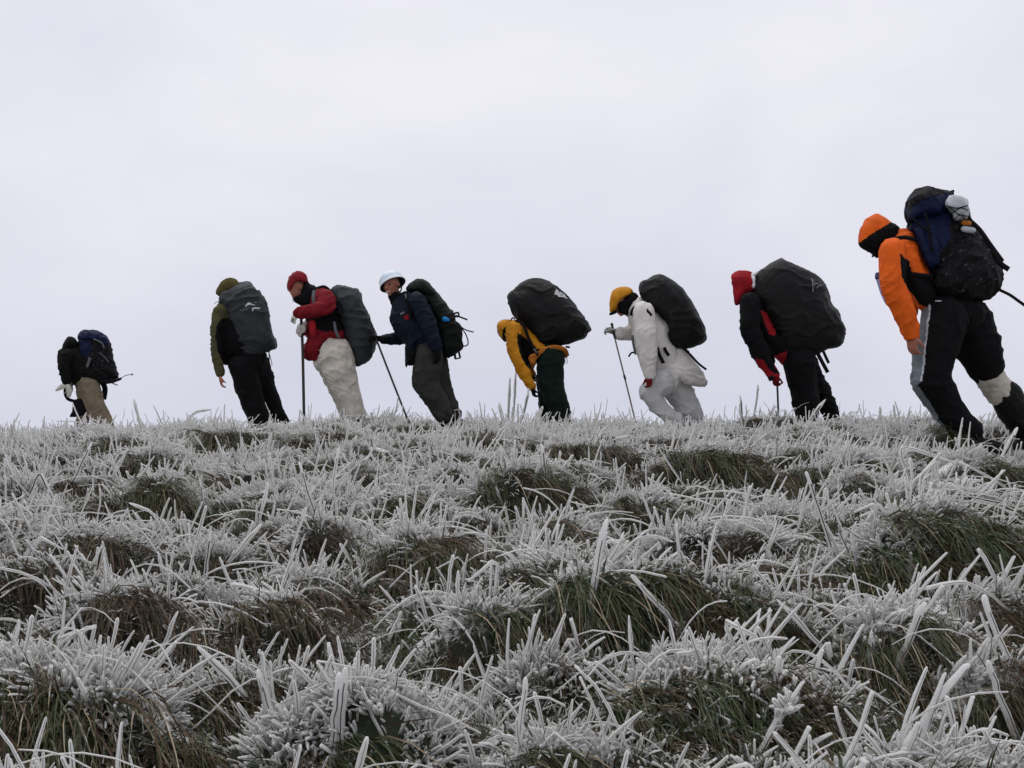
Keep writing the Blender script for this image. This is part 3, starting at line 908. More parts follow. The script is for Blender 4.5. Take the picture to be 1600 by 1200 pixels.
garment(fr, th, 'hood', 'olive_hood', [], [([(122, 207), (138, 168), (165, 132), (205, 109), (250, 112), (276, 132), (300, 180), (280, 230), (220, 250), (165, 232), (140, 232)], .02, .118)], seed=12, wr=.004)
garment(fr, th, 'collar', 'darkolive', [[(190, 255, .02, 52), (200, 310, .02, 62)]], seed=13, wr=.003)
garment(fr, th, 'trousers', 'black', [legN, legF, [(360, 695, 0, 122), (350, 740, 0, 120)]], seed=14, wr=.010, freq=(6, 4, 8.5), ky=1.0)
boot(fr, th, 420, -.1); boot(fr, th, 580, .1)
strap(fr, 'drawstring', th, [(150, 262, -.08), (128, 275, -.09), (110, 287, -.09)], 5, M['frost'])
p0 = fr.p(400, 650, 0)
pk = Thing('backpack', p0, 'charcoal rain-covered backpack with pale logo, on the olive-hooded hiker', 'backpack', PACKS)
cov = garment(fr, pk, 'rain_cover', 'grey_cover', [], [([(158, 236), (190, 190), (280, 152), (355, 137), (400, 182), (450, 250), (482, 330), (503, 430), (515, 485), (546, 582), (500, 612), (430, 646), (370, 657), (308, 642), (258, 590), (220, 490), (188, 380), (168, 300)], -.02, .21, 2.7)], seed=15, wr=.013, freq=(5, 5, 10), voxel=.011)
s2 = lambda x, y: ((375 + x / 32.0 - 310) * 4.444, (465 + y / 32.0 - 410) * 4.444)
decal(fr, pk, cov, 'logo', [[s2(560, 600), s2(590, 500), s2(660, 400), s2(740, 360), s2(800, 400), s2(860, 450), s2(1030, 490), s2(960, 515), s2(800, 490), s2(700, 500), s2(640, 540), s2(600, 600)],
                            [s2(880, 640), s2(1000, 620), s2(1220, 615), s2(1225, 680), s2(1020, 690), s2(960, 710), s2(930, 810), s2(890, 780)]], 'logo')
decal(fr, pk, cov, 'logo', [[s2(320, 720), s2(380, 730), s2(395, 790), s2(330, 795)], [s2(450, 705), s2(505, 700), s2(500, 775), s2(455, 780)], [s2(550, 680), s2(605, 690), s2(610, 740), s2(560, 735)], [s2(640, 680), s2(700, 655), s2(705, 710), s2(650, 720)],
                            [s2(890, 360), s2(960, 360), s2(1050, 330), s2(1045, 385), s2(960, 400)]], 'dim_logo')
strap(fr, 'strap', pk, [(490, 615, .02), (492, 670, .03), (490, 722, .03)], 7, M['webbing'])
strap(fr, 'strap', pk, [(495, 640, 0), (508, 690, 0), (512, 720, .0)], 4, M['grey_web'])

# ---- 3: red hood and jacket, off-white trousers, leaning on a stick -----------------------------------
fr = Frame(430, 400, 4.286, 10.3)
torso = [(300, 310, 0, 85), (320, 450, 0, 105), (370, 610, 0, 112)]
armN = [(338, 275, -.2, 58), (350, 345, -.25, 55), (265, 368, -.28, 46), (160, 378, -.27, 36)]
armF = [(290, 320, .2, 50), (245, 440, .2, 42), (190, 500, .07, 33)]
legN = leg_pts(fr, [(410, 655, -.1, 116), (440, 800, -.1, 104), (500, 940, -.1, 82), (530, 1040, -.1, 74)], 550, -.1, 62)
legF = leg_pts(fr, [(385, 660, .1, 108), (395, 800, .1, 84), (455, 950, .1, 68), (485, 1040, .1, 58)], 500, .1, 52)
hN = ((165, 376, -.24), (-.75, .25, -.45), (.3, .5, -.8), .9, 1.7, False, 1)
hF = ((192, 462, -.02), (-.45, -.3, -.9), (-.2, -.9, 0), .9, 1.9, False, 1)
th, hi = person(fr, 'hiker in red hooded jacket and off-white trousers leaning on an upright stick', 420, torso, [armN, armF], [legN, legF], [hN, hF], (152, 205, 0, (-.82, -.5, -.22), UPV, .98), None, None, voxel_body=.0105)
face_parts(th, *hi, S=.98)
garment(fr, th, 'jacket', 'red', [armN, armF, [(310, 300, 0, 85), (330, 450, 0, 100), (360, 560, 0, 100)]], [([(270, 228), (320, 206), (370, 226), (400, 300), (425, 400), (472, 545), (455, 572), (380, 585), (322, 625), (282, 695), (235, 700), (195, 680), (195, 620), (215, 560), (205, 480), (215, 400), (250, 330)], 0, .19)], seed=21,
        zones=[([(200, 415), (290, 412), (380, 385), (405, 330), (470, 430), (445, 500), (330, 508), (280, 490), (272, 440), (215, 440)], M['black'])], wr=.009)
garment(fr, th, 'hood', 'red', [], [([(78, 220), (84, 170), (106, 124), (150, 99), (192, 110), (214, 142), (222, 178), (190, 172), (140, 172), (112, 196), (98, 240)], .01, .125)], seed=22, wr=.004)
garment(fr, th, 'balaclava', 'black', [[(235, 250, 0, 62), (225, 300, 0, 58), (180, 292, 0, 40), (150, 290, 0, 30)]], [([(185, 165), (215, 165), (242, 200), (275, 230), (280, 330), (200, 332), (160, 326), (125, 285), (150, 275), (185, 255), (192, 200)], .02, .11)], seed=23, wr=.003)
garment(fr, th, 'chest_pouch', 'bright_red', [], [([(226, 432), (250, 428), (268, 440), (274, 535), (240, 542), (230, 500)], -.24, .03)], seed=24, wr=.003)
garment(fr, th, 'trousers', 'beige', [legN, legF, [(400, 640, 0, 118)]], [([(300, 650), (350, 600), (470, 570), (520, 630), (538, 700), (530, 800), (420, 830), (330, 800), (268, 738), (275, 700)], 0, .18)], seed=26, wr=.013, freq=(8, 5, 7))
glove(fr, th, hN, 'glove_pale', S=1.2)
garment(fr, th, 'mitten', 'glove_pale', [[(196, 462, -.06, 24), (176, 480, -.10, 30), (166, 505, -.12, 30), (172, 528, -.12, 20)], [(182, 470, -.14, 14), (196, 490, -.16, 12), (192, 508, -.16, 10)]], voxel=.008, wr=.003, seed=27)
boot(fr, th, 550, -.1); boot(fr, th, 500, .1)
strap(fr, 'shoulder_strap', th, [(262, 232, -.17), (255, 270, -.2), (262, 320, -.21)], 22, M['grey_web'])
strap(fr, 'side_strap', th, [(395, 440, -.22), (405, 500, -.215), (428, 550, -.2)], 18, M['grey_web'])
strap(fr, 'drawstring', th, [(122, 262, -.1), (118, 290, -.1), (120, 312, -.1)], 3, M['grey_web'])
p0 = fr.p(560, 740, 0)
pk = Thing('backpack', p0, 'plain charcoal rain-covered backpack on the hiker in red jacket and off-white trousers', 'backpack', PACKS)
garment(fr, pk, 'rain_cover', 'grey_cover', [], [([(376, 228), (418, 198), (480, 199), (550, 226), (576, 262), (582, 305), (616, 372), (650, 460), (682, 542), (674, 600), (640, 682), (590, 726), (540, 740), (500, 640), (465, 540), (440, 460), (424, 380), (394, 290)], .02, .2, 2.7)], seed=26, wr=.012, freq=(5, 5, 12), voxel=.011)
strap(fr, 'strap', pk, [(378, 240, -.05), (330, 205, -.12), (280, 215, -.15)], 18, M['webbing'])
walking_pole(fr, 'dark upright wooden stick held by the red-jacketed hiker with off-white trousers', [(172, 385, -.14), (184, 640, -.13), (193, 1090, -.12)], 9.5, 'wood', None, basket=False)

# ---- 4: helmet, navy jacket, facing the camera -----------------------------------
fr = Frame(560, 400, 4.286, 10.0)
torso = [(340, 320, 0, 95), (390, 460, 0, 105), (450, 630, 0, 108)]
armN = [(392, 300, -.21, 62), (468, 450, -.25, 56), (522, 600, -.24, 42)]
armF = [(300, 380, .18, 52), (290, 545, .15, 46), (170, 560, .08, 37)]
legN = leg_pts(fr, [(475, 670, -.1, 100), (445, 850, -.1, 86), (535, 990, -.1, 72)], 575, -.1, 62)
legF = leg_pts(fr, [(505, 690, .1, 86), (555, 870, .1, 72), (620, 1030, .1, 56)], 652, .1, 48)
hN = ((524, 605, -.24), (.15, 0, -1), (-.7, .3, 0), 1.05, .9, False, 1)
hF = ((160, 556, .06), (-1, 0, .12), (0, -.4, -1), 1.0, 1.6, False, 1)
th, hi = person(fr, 'smiling hiker in pale helmet and dark navy jacket, face turned to the camera', 540, torso, [armN, armF], [legN, legF], [hN, hF], (222, 188, -.02, (-.42, -.85, -.3), (-.12, -.1, 1), 1.0), None, None, voxel_body=.010)
face_parts(th, *hi, S=1.0, smile=True)
garment(fr, th, 'jacket', 'navy', [armN, armF, [(340, 320, 0, 95), (390, 460, 0, 108), (440, 590, 0, 105)]], [([(222, 305), (250, 268), (330, 232), (420, 245), (480, 335), (530, 470), (545, 600), (480, 625), (400, 600), (382, 728), (322, 722), (326, 620), (300, 575), (262, 530), (236, 480), (212, 412), (228, 345)], 0, .19)], seed=31, wr=.008)
garment(fr, th, 'collar', 'black', [[(238, 270, -.02, 42), (262, 300, 0, 52)]], seed=32, wr=.004)
garment(fr, th, 'jacket_hem', 'black', [], [([(322, 590), (400, 590), (395, 700), (378, 732), (330, 714), (322, 750), (315, 715)], -.02, .17)], seed=33, wr=.006)
garment(fr, th, 'trousers', 'taupe', [legN, legF, [(480, 640, 0, 100)]], seed=34, wr=.010, freq=(6, 4, 8.5))
glove(fr, th, hN, 'black'); glove(fr, th, hF, 'black')
boot(fr, th, 575, -.1); boot(fr, th, 652, .1)
jk = [c for c in th.o.children if c.name.startswith('jacket')][0]
decal(fr, th, jk, 'badge', [[(315, 418), (345, 405), (358, 412), (352, 436), (332, 440)]], 'bright_red')
decal(fr, th, jk, 'badge', [[(292, 398), (318, 384), (322, 394), (298, 408)]], 'dim_logo')
strap(fr, 'shoulder_strap', th, [(318, 240, -.19), (325, 290, -.21), (345, 350, -.215), (350, 420, -.215)], 24, M['webbing'])
strap(fr, 'strap_buckle', th, [(316, 255, -.205), (322, 290, -.222)], 11, M['grey_web'], .004)
# helmet: lathe with flared brim, dark lining, chin strap
up = np.array([-.40, .30, .87]); up /= np.linalg.norm(up)
ax = np.cross(up, [0, 1, 0]); ax /= np.linalg.norm(ax); ay = np.cross(up, ax)
hc = fr.p(224, 178, -.01)
def lathe(name, prof, mat, n=40):
    V = []; 
    ang = np.linspace(0, 2 * np.pi, n, endpoint=False)
    for (r, z) in prof:
        V.append(hc - th.loc + up * z + (np.cos(ang)[:, None] * ax * r * .98 + np.sin(ang)[:, None] * ay * r * 1.04))
    V = np.concatenate(V); i = np.arange(n); j = (i + 1) % n
    f = np.concatenate([np.stack([k * n + i, k * n + j, (k + 1) * n + j, (k + 1) * n + i], 1) for k in range(len(prof) - 1)])
    return link_mesh(name, np_mesh(name, V, [f]), th.o, [M[mat]])
a = np.linspace(0.02, np.pi / 2, 12)
outer = [(.128 * math.sin(t), .105 * math.cos(t) + .012) for t in a] + [(.131, 0), (.135, -.012), (.139, -.022), (.139, -.027), (.134, -.027)]
hel = lathe('helmet', outer, 'helmet')
inner = [(.132, -.0265), (.126, -.012)] + [(.118 * math.sin(t), .095 * math.cos(t) + .006) for t in a[::-1]]
lin_ = lathe('helmet_lining', inner, 'helmet_in')
strap(fr, 'chin_strap', th, [(290, 190, -.06), (285, 230, -.07), (262, 262, -.09), (240, 272, -.1)], 9, M['webbing'])
p0 = fr.p(600, 672, 0)
pk = Thing('backpack', p0, 'uncovered dark green backpack with loose flying straps, on the helmeted hiker', 'backpack', PACKS)
garment(fr, pk, 'pack_body', 'pack_green', [], [([(425, 225), (500, 222), (560, 290), (630, 372), (648, 440), (682, 465), (694, 560), (690, 622), (640, 660), (590, 674), (560, 640), (545, 560), (515, 450), (470, 330)], .02, .19, 2.7)], seed=35, wr=.010, freq=(8, 6, 10))
garment(fr, pk, 'lid', 'pack_green', [], [([(318, 226), (345, 184), (400, 156), (442, 160), (492, 202), (535, 258), (480, 275), (420, 248), (370, 236)], .02, .18, 2.5)], seed=36, wr=.006)
garment(fr, pk, 'side_pocket', 'bright_blue', [], [([(558, 412), (580, 404), (606, 420), (612, 438), (585, 442), (562, 440)], -.17, .035)], seed=37, wr=.003)
for pts, w in (([(640, 385, -.05), (668, 380, -.06), (670, 405, -.06), (645, 402, -.05)], 12), ([(650, 398, -.05), (690, 412, -.06), (730, 427, -.06)], 11), ([(680, 470, -.02), (720, 495, -.04), (772, 510, -.05)], 8),
               ([(690, 480, 0), (722, 530, -.02), (735, 585, -.03), (715, 603, -.03), (690, 598, 0)], 8), ([(645, 655, .02), (650, 690, .02)], 16), ([(672, 640, .02), (682, 682, .02)], 14), ([(648, 690, .02), (684, 682, .02)], 9), ([(650, 440, 0), (672, 455, 0), (690, 480, 0)], 12)):
    strap(fr, 'strap', pk, pts, w, M['webbing'])
walking_pole(fr, 'slanting dark pole held out by the helmeted hiker', [(72, 432, .05), (190, 740, .05), (312, 1050, .05)], 7, 'dark_metal', 'rubber')

# ---- 5: yellow hood, bent double, black pack -----------------------------------
fr = Frame(760, 410, 4.444, 10.5)
torso = [(220, 500, 0, 90), (320, 580, 0, 105), (440, 650, 0, 108)]
armN = [(188, 468, -.21, 52), (188, 610, -.26, 47), (250, 750, -.26, 43), (312, 862, -.24, 33)]
armF = [(210, 490, .2, 48), (240, 640, .2, 42), (310, 770, .15, 33)]
legN = leg_pts(fr, [(445, 665, -.1, 102), (440, 820, -.1, 88), (490, 970, -.1, 80)], 520, -.1, 68)
legF = leg_pts(fr, [(460, 670, .1, 84), (430, 850, .1, 66), (410, 1000, .1, 50)], 412, .1, 44)
hN = ((314, 866, -.24), (.3, 0, -1), (.8, .2, .2), .8, 1.3, False, 1)
hF = ((312, 772, .15), (.5, 0, -1), (1, 0, 0), .85, 1.5, False, -1)
th, hi = person(fr, 'bent-over hiker in yellow hooded jacket and dark green trousers under a huge black pack', 470, torso, [armN, armF], [legN, legF], [hN, hF], (138, 475, 0, (-.6, 0, -.8), (-.8, 0, .6), .95), None, None)
garment(fr, th, 'jacket', 'yellow', [armN, armF], [([(165, 425), (230, 412), (330, 480), (420, 560), (540, 590), (562, 640), (545, 662), (430, 640), (352, 680), (326, 742), (290, 722), (240, 672), (214, 600), (195, 520)], 0, .19)], seed=41, wr=.008,
        zones=[([(218, 490), (262, 520), (310, 548), (350, 600), (560, 585), (570, 620), (420, 640), (360, 650), (310, 660), (298, 690), (322, 748), (275, 716), (236, 640), (215, 560)], M['black'])])
garment(fr, th, 'hood', 'yellow', [[(140, 465, 0, 48)]], [([(74, 445), (88, 412), (125, 397), (172, 402), (195, 430), (175, 480), (150, 540), (133, 556), (112, 540), (88, 495)], 0, .118)], seed=42, wr=.004,
        zones=[([(112, 470), (160, 425), (200, 400), (240, 400), (200, 440), (150, 470), (132, 520), (140, 560), (110, 540)], M['black'])])
garment(fr, th, 'trousers', 'green', [legN, legF, [(450, 640, 0, 100)]], seed=43, wr=.010, freq=(6, 4, 8.5))
glove(fr, th, hN, 'black'); glove(fr, th, hF, 'black')
boot(fr, th, 520, -.1); boot(fr, th, 412, .1)
p0 = fr.p(500, 590, 0)
pk = Thing('backpack', p0, 'huge black rain-covered backpack with white patch, riding on the yellow bent-over hiker', 'backpack', PACKS)
cov = garment(fr, pk, 'rain_cover', 'black_cover', [], [([(150, 232), (188, 190), (260, 130), (330, 107), (400, 120), (450, 145), (540, 215), (600, 280), (650, 350), (718, 455), (712, 482), (680, 520), (610, 548), (560, 562), (460, 582), (400, 590), (350, 562), (310, 500), (260, 425), (205, 385), (168, 330), (153, 280)], .02, .25, 2.8)], seed=44, wr=.009, freq=(5, 5, 9))
s5 = lambda x, y: ((855 + x / 35.55 - 760) * 4.444, (445 + y / 35.55 - 410) * 4.444)
decal(fr, pk, cov, 'logo_patch', [[s5(470, 320), s5(560, 400), s5(700, 520), s5(860, 560), s5(960, 660), s5(940, 720), s5(1100, 840), s5(980, 850), s5(850, 790), s5(620, 800), s5(560, 800), s5(470, 680), s5(360, 690), s5(400, 500)]], 'logo')
decal(fr, pk, cov, 'logo_print', [[s5(500, 380), s5(530, 390), s5(520, 420), s5(495, 410)], [s5(580, 460), s5(640, 490), s5(610, 520), s5(575, 490)], [s5(500, 590), s5(600, 640), s5(760, 680), s5(840, 690), s5(700, 700), s5(580, 670)], [s5(770, 600), s5(860, 610), s5(840, 640), s5(780, 630)]], 'black_cover', lift=.008)
strap(fr, 'hip_belt', pk, [(318, 712, -.20), (335, 665, -.21), (390, 612, -.215), (470, 588, -.215), (540, 605, -.18), (562, 650, -.1)], 30, M['belt_orange'], .006)
strap(fr, 'hip_belt', pk, [(330, 690, -.205), (322, 700, -.205), (305, 660, -.21), (345, 640, -.215)], 26, M['belt_orange'], .006)
strap(fr, 'shoulder_strap', pk, [(205, 400, -.18), (260, 440, -.215), (290, 520, -.22), (330, 600, -.22), (370, 660, -.21)], 22, M['webbing'], .006)
strap(fr, 'strap', pk, [(200, 395, -.1), (182, 385, -.1), (172, 400, -.1)], 10, M['webbing'])
strap(fr, 'strap', pk, [(330, 600, -.225), (350, 632, -.225)], 14, M['grey_web'])
strap(fr, 'strap', pk, [(550, 585, .0), (580, 590, 0)], 14, M['webbing'])
strap(fr, 'strap', pk, [(556, 660, -.08), (562, 690, -.08), (552, 706, -.08)], 4, M['grey_web'])
walking_pole(fr, 'thin dark pole half hidden beside the legs of the yellow bent-over hiker', [(352, 800, .05), (366, 960, .03), (377, 1100, .02)], 6, 'dark_metal', 'rubber')

# ---- 6: yellow cap, white smock -----------------------------------
fr = Frame(930, 410, 4.444, 10.0)
torso = [(310, 340, 0, 95), (390, 480, 0, 108), (490, 690, 0, 112)]
armN = [(335, 345, -.2, 76), (350, 500, -.25, 76), (366, 650, -.26, 62), (376, 778, -.25, 40)]
armF = [(290, 400, .18, 56), (255, 490, .18, 52), (160, 495, .1, 44)]
legN = leg_pts(fr, [(460, 830, -.1, 100), (365, 900, -.12, 66), (440, 1000, -.1, 60), (530, 1075, -.1, 52)], 560, -.1, 50)
legF = leg_pts(fr, [(540, 820, .1, 112), (610, 950, .1, 92), (665, 1060, .1, 86)], 680, .1, 76)
hN = ((374, 782, -.25), (.05, 0, -1), (-.7, -.4, 0), .85, 1.3, False, 1)
hF = ((156, 490, .1), (-1, 0, .35), (0, -.5, -1), 1.0, 1.6, False, 1)
th, hi = person(fr, 'hiker in white smock and yellow cap-like hood striding with one thin pole', 560, torso, [armN, armF], [legN, legF], [hN, hF], (188, 285, 0, (-.86, -.05, -.5), (-.5, 0, .86), 1.0), None, None)
garment(fr, th, 'smock', 'white', [armN, armF], [([(234, 305), (270, 256), (312, 248), (400, 310), (480, 400), (516, 450), (530, 540), (570, 600), (600, 680), (600, 790), (480, 800), (400, 790), (330, 755), (302, 680), (272, 600), (255, 480), (235, 380)], 0, .19)], seed=51, wr=.006, freq=(12, 8, 9))
garment(fr, th, 'smock_skirt', 'white', [], [([(400, 640), (500, 592), (620, 598), (690, 682), (732, 742), (778, 832), (745, 856), (640, 850), (600, 820), (585, 850), (552, 908), (520, 880), (500, 850), (440, 850), (405, 800)], .0, .19, 1.55)], seed=52, wr=.016, freq=(4, 5, 13))
garment(fr, th, 'hood', 'yellow', [], [([(102, 340), (102, 280), (112, 220), (140, 184), (180, 169), (226, 174), (264, 200), (235, 226), (190, 252), (152, 292), (145, 335), (122, 345)], 0, .122)], seed=53, wr=.004)
garment(fr, th, 'balaclava', 'black', [[(215, 290, 0, 62), (245, 290, .0, 62)]], [([(150, 295), (190, 250), (260, 205), (302, 240), (265, 272), (240, 310), (224, 370), (190, 360), (160, 348)], 0, .105)], seed=54, wr=.003)
garment(fr, th, 'cap_brim', 'black', [[(140, 345, -.06, 12), (112, 358, -.05, 11)], [(140, 345, .06, 12), (112, 358, .05, 11)], [(140, 345, 0, 12), (106, 358, 0, 12)], [(112, 358, -.05, 11), (106, 358, 0, 12), (112, 358, .05, 11)], [(140, 345, -.06, 12), (140, 345, .06, 12)]], seed=55, wr=0)
garment(fr, th, 'trousers', 'palegrey', [legN, legF, [(490, 790, 0, 110)]], seed=56, wr=.010, freq=(6, 4, 8.5))
glove(fr, th, hN, 'glove_red'); glove(fr, th, hF, 'glove_grey')
boot(fr, th, 560, -.1); boot(fr, th, 680, .1)
strap(fr, 'shoulder_strap', th, [(330, 275, -.17), (290, 300, -.21), (262, 330, -.22), (250, 370, -.21)], 26, M['webbing'], .006)
strap(fr, 'shoulder_strap', th, [(325, 290, -.2), (350, 325, -.295), (390, 370, -.31)], 22, M['webbing'], .006)
strap(fr, 'chest_strap', th, [(258, 505, -.21), (262, 550, -.21), (280, 640, -.2)], 16, M['grey_web'])
strap(fr, 'strap', th, [(282, 625, -.2), (252, 628, -.2), (232, 655, -.2)], 12, M['webbing'])
p0 = fr.p(600, 600, 0)
pk = Thing('backpack', p0, 'plain black rain-covered backpack on the white-smocked hiker', 'backpack', PACKS)
garment(fr, pk, 'rain_cover', 'black_cover', [[(475, 545, 0, 45), (560, 550, 0, 48)]], [([(304, 192), (314, 150), (345, 120), (435, 77), (490, 95), (600, 170), (650, 240), (700, 330), (756, 430), (773, 530), (720, 576), (650, 601), (560, 590), (510, 540), (516, 470), (500, 420), (440, 358), (350, 280), (318, 250)], .02, .23, 2.8)], seed=57, wr=.008, freq=(5, 5, 9))
for pts, w in (([(430, 590, -.22), (445, 640, -.225), (475, 700, -.23)], 24), ([(478, 590, -.21), (492, 618, -.215), (512, 648, -.215)], 22), ([(612, 596, -.1), (660, 640, -.12), (715, 700, -.14), (772, 745, -.15)], 15)):
    strap(fr, 'strap', pk, pts, w, M['webbing'])
th2 = walking_pole(fr, 'thin bronze trekking pole gripped by the white-smocked hiker', [(118, 440, .06), (140, 540, .06), (205, 800, .06), (266, 1050, .06)], 5.5, 'alu', 'rubber')
B = Blob(fr); B.tube_w([(fr.p(201, 785, .06), .012), (fr.p(209, 812, .06), .012)]); B.build('clamp', th2.o, M['rubber'], voxel=.005, wr=0, origin=th2.loc)

# ---- 7: red hood, huge black pack -----------------------------------
fr = Frame(1120, 390, 4.138, 9.6)
torso = [(230, 350, 0, 95), (350, 520, 0, 110), (500, 680, 0, 110)]
armN = [(218, 345, -.2, 66), (212, 510, -.25, 64), (290, 690, -.25, 54), (372, 815, -.22, 37)]
armF = [(240, 360, .2, 60), (260, 540, .2, 50), (340, 720, .15, 38)]
legN = leg_pts(fr, [(535, 730, -.1, 108), (555, 880, -.1, 90), (575, 1000, -.1, 84)], 590, -.1, 70)
legF = leg_pts(fr, [(560, 745, .1, 95), (650, 900, .1, 72), (720, 1020, .1, 56)], 760, .1, 48)
hN = ((374, 812, -.22), (.15, 0, -1), (.7, .5, 0), .8, 1.8, False, 1)
hF = ((342, 725, .15), (.3, 0, -1), (1, 0, 0), .9, 1.3, False, -1)
th, hi = person(fr, 'hiker in red hood and black jacket with red cuffs, bent beneath the largest black pack', 590, torso, [armN, armF], [legN, legF], [hN, hF], (175, 240, .01, (-.85, .1, -.55), (-.5, 0, .86), 1.0), None, None)
garment(fr, th, 'jacket', 'black', [armN, armF], [([(160, 312), (200, 270), (260, 282), (330, 400), (420, 560), (560, 660), (600, 740), (500, 760), (420, 740), (330, 640), (260, 540), (200, 450), (165, 380)], 0, .2)], seed=61, wr=.008,
        zones=[([(285, 392), (340, 410), (388, 490), (378, 555), (340, 548), (306, 470)], M['bright_red']), ([(250, 700), (300, 715), (335, 770), (372, 800), (440, 800), (440, 860), (370, 890), (320, 840)], M['bright_red']), ([(370, 690), (458, 655), (440, 730), (400, 790), (375, 760)], M['bright_red'])])
garment(fr, th, 'hood', 'bright_red', [[(190, 225, .01, 60)]], [([(94, 182), (110, 150), (160, 135), (210, 137), (242, 156), (262, 198), (245, 265), (200, 280), (158, 325), (147, 354), (114, 357), (104, 270)], .01, .12)], seed=62, wr=.005)
garment(fr, th, 'frost_crust', 'frost', [[(232, 165, -.06, 15), (250, 158, -.02, 16), (268, 150, 0, 12)], [(236, 185, -.08, 9), (240, 243, -.08, 8)]], seed=63, wr=.006, voxel=.007)
garment(fr, th, 'trousers', 'black', [legN, legF, [(530, 700, 0, 112)]], seed=64, wr=.010, freq=(6, 4, 8.5))
glove(fr, th, hN, 'glove_red'); glove(fr, th, hF, 'glove_red')
strap(fr, 'cuff_tab', th, [(335, 842, -.275), (380, 815, -.275)], 26, M['webbing'])
boot(fr, th, 590, -.1); boot(fr, th, 760, .1)
p0 = fr.p(550, 690, 0)
pk = Thing('backpack', p0, 'largest black rain-covered backpack with dim triangular mark, on the red-hooded bent hiker', 'backpack', PACKS)
cov = garment(fr, pk, 'rain_cover', 'black_cover', [[(600, 560, 0, 110), (480, 600, 0, 75)]], [([(238, 290), (253, 200), (280, 140), (340, 90), (420, 59), (470, 75), (560, 115), (640, 160), (700, 220), (730, 330), (790, 420), (832, 500), (829, 530), (796, 622), (720, 642), (660, 672), (560, 692), (460, 682), (395, 600), (350, 500), (290, 400)], .02, .27, 2.8)], seed=65, wr=.010, freq=(5, 5, 9))
s7 = lambda x, y: ((1250 + x / 34.28 - 1120) * 4.138, (430 + y / 34.28 - 390) * 4.138)
decal(fr, pk, cov, 'logo', [[s7(270, 330), s7(350, 330), s7(370, 600), s7(350, 1050), s7(285, 1050), s7(300, 600)], [s7(350, 340), s7(390, 400), s7(480, 540), s7(520, 640), s7(480, 620), s7(420, 520), s7(370, 430)], [s7(400, 590), s7(440, 590), s7(450, 730), s7(415, 720)],
                            [s7(500, 560), s7(700, 545), s7(750, 565), s7(580, 620), s7(540, 660)]], 'dim_logo')
decal(fr, pk, cov, 'logo', [[s7(610, 720), s7(700, 670), s7(700, 740), s7(620, 790)], [s7(730, 650), s7(850, 630), s7(860, 720), s7(740, 740)], [s7(510, 800), s7(590, 790), s7(600, 840), s7(530, 870)]], 'dim_logo')
for pts, w in (([(650, 668, -.05), (680, 725, -.06), (718, 795, -.07)], 24), ([(690, 660, 0), (705, 695, 0), (724, 734, 0)], 18)):
    strap(fr, 'strap', pk, pts, w, M['webbing'])
walking_pole(fr, 'short black vertical pole under the red glove of the red-hooded hiker', [(384, 800, -.2), (392, 900, -.2), (399, 1095, -.2)], 6.5, 'rubber', 'rubber', grip_len=.1)

# ---- 8: orange jacket, nearest -----------------------------------
fr = Frame(1310, 270, 2.727, 7.0)
torso = [(270, 320, 0, 92), (330, 450, 0, 98), (480, 590, 0, 105)]
armN = [(232, 335, -.21, 58), (232, 480, -.26, 52), (282, 600, -.26, 48), (308, 680, -.25, 35)]
armF = [(262, 345, .2, 46), (268, 470, .2, 36), (305, 590, .16, 30)]
legN = leg_pts(fr, [(455, 610, -.1, 92), (412, 750, -.12, 88), (390, 885, -.13, 80), (460, 1000, -.12, 66), (515, 1075, -.12, 62)], 560, -.12, 56)
legF = [(555, 620, .1, 92), (590, 740, .1, 96), (625, 830, .1, 78)]
shinF = [(625, 840, .1, 56), (690, 940, .1, 55), (760, 1030, .1, 58), (850, 1130, .1, 48)]
hN = ((308, 690, -.25), (.12, 0, -1), (.75, .3, 0), 1.05, 1.1, True, 1)
hF = ((310, 590, .16), (.2, 0, -1), (1, 0, 0), 1.0, 1.0, True, -1)
th, hi = person(fr, 'nearest hiker, in orange hooded jacket and black trousers with grey side stripe, at the right', 520, torso, [armN, armF], [legN, legF + shinF], [hN, hF], (168, 278, 0, (-.75, -.05, -.65), (-.65, 0, .75), 1.02), None, None, voxel_body=.009)
garment(fr, th, 'jacket', 'orange', [armN, armF], [([(188, 318), (235, 262), (290, 244), (332, 270), (382, 400), (430, 500), (450, 580), (390, 600), (340, 575), (285, 490), (235, 400)], 0, .2)], seed=71, wr=.007, voxel=.010, freq=(14, 6, 10),
        zones=[([(258, 342), (300, 378), (322, 440), (360, 430), (470, 440), (480, 620), (345, 560), (302, 505), (270, 440)], M['black'])])
garment(fr, th, 'hood', 'orange', [], [([(84, 294), (90, 250), (110, 205), (140, 182), (165, 174), (200, 189), (228, 210), (262, 240), (250, 285), (205, 300), (178, 330), (166, 363), (140, 342), (95, 318)], 0, .122)], seed=72, wr=.003, voxel=.009,
        zones=[([(70, 305), (97, 293), (130, 268), (180, 237), (226, 209), (280, 240), (250, 300), (200, 310), (180, 380), (120, 360)], M['black'])])
garment(fr, th, 'collar', 'orange', [[(240, 280, 0, 42), (285, 275, 0, 40)]], seed=73, wr=.004)
stripe = [(345, 560), (390, 545), (372, 720), (352, 888), (338, 905), (380, 965), (445, 1075), (480, 1120), (420, 1145), (330, 1040), (280, 960), (280, 915), (285, 870), (310, 720)]
garment(fr, th, 'trousers', 'black', [legN, legF, [(480, 575, 0, 98), (520, 600, 0, 98)]], seed=74, wr=.008, freq=(6, 4, 8), voxel=.010, zones=[(stripe, M['stripe'], -.05), ([(386, 560), (394, 560), (378, 720), (356, 890), (348, 890), (370, 720)], M['piping'], -.12)])
tro = [c for c in th.o.children if c.name.startswith('trousers')][0]
garment(fr, th, 'sock', 'sock', [[(632, 850, .1, 62), (665, 900, .1, 62), (700, 950, .1, 60)]], seed=75, wr=.004, freq=(25, 20, 25))
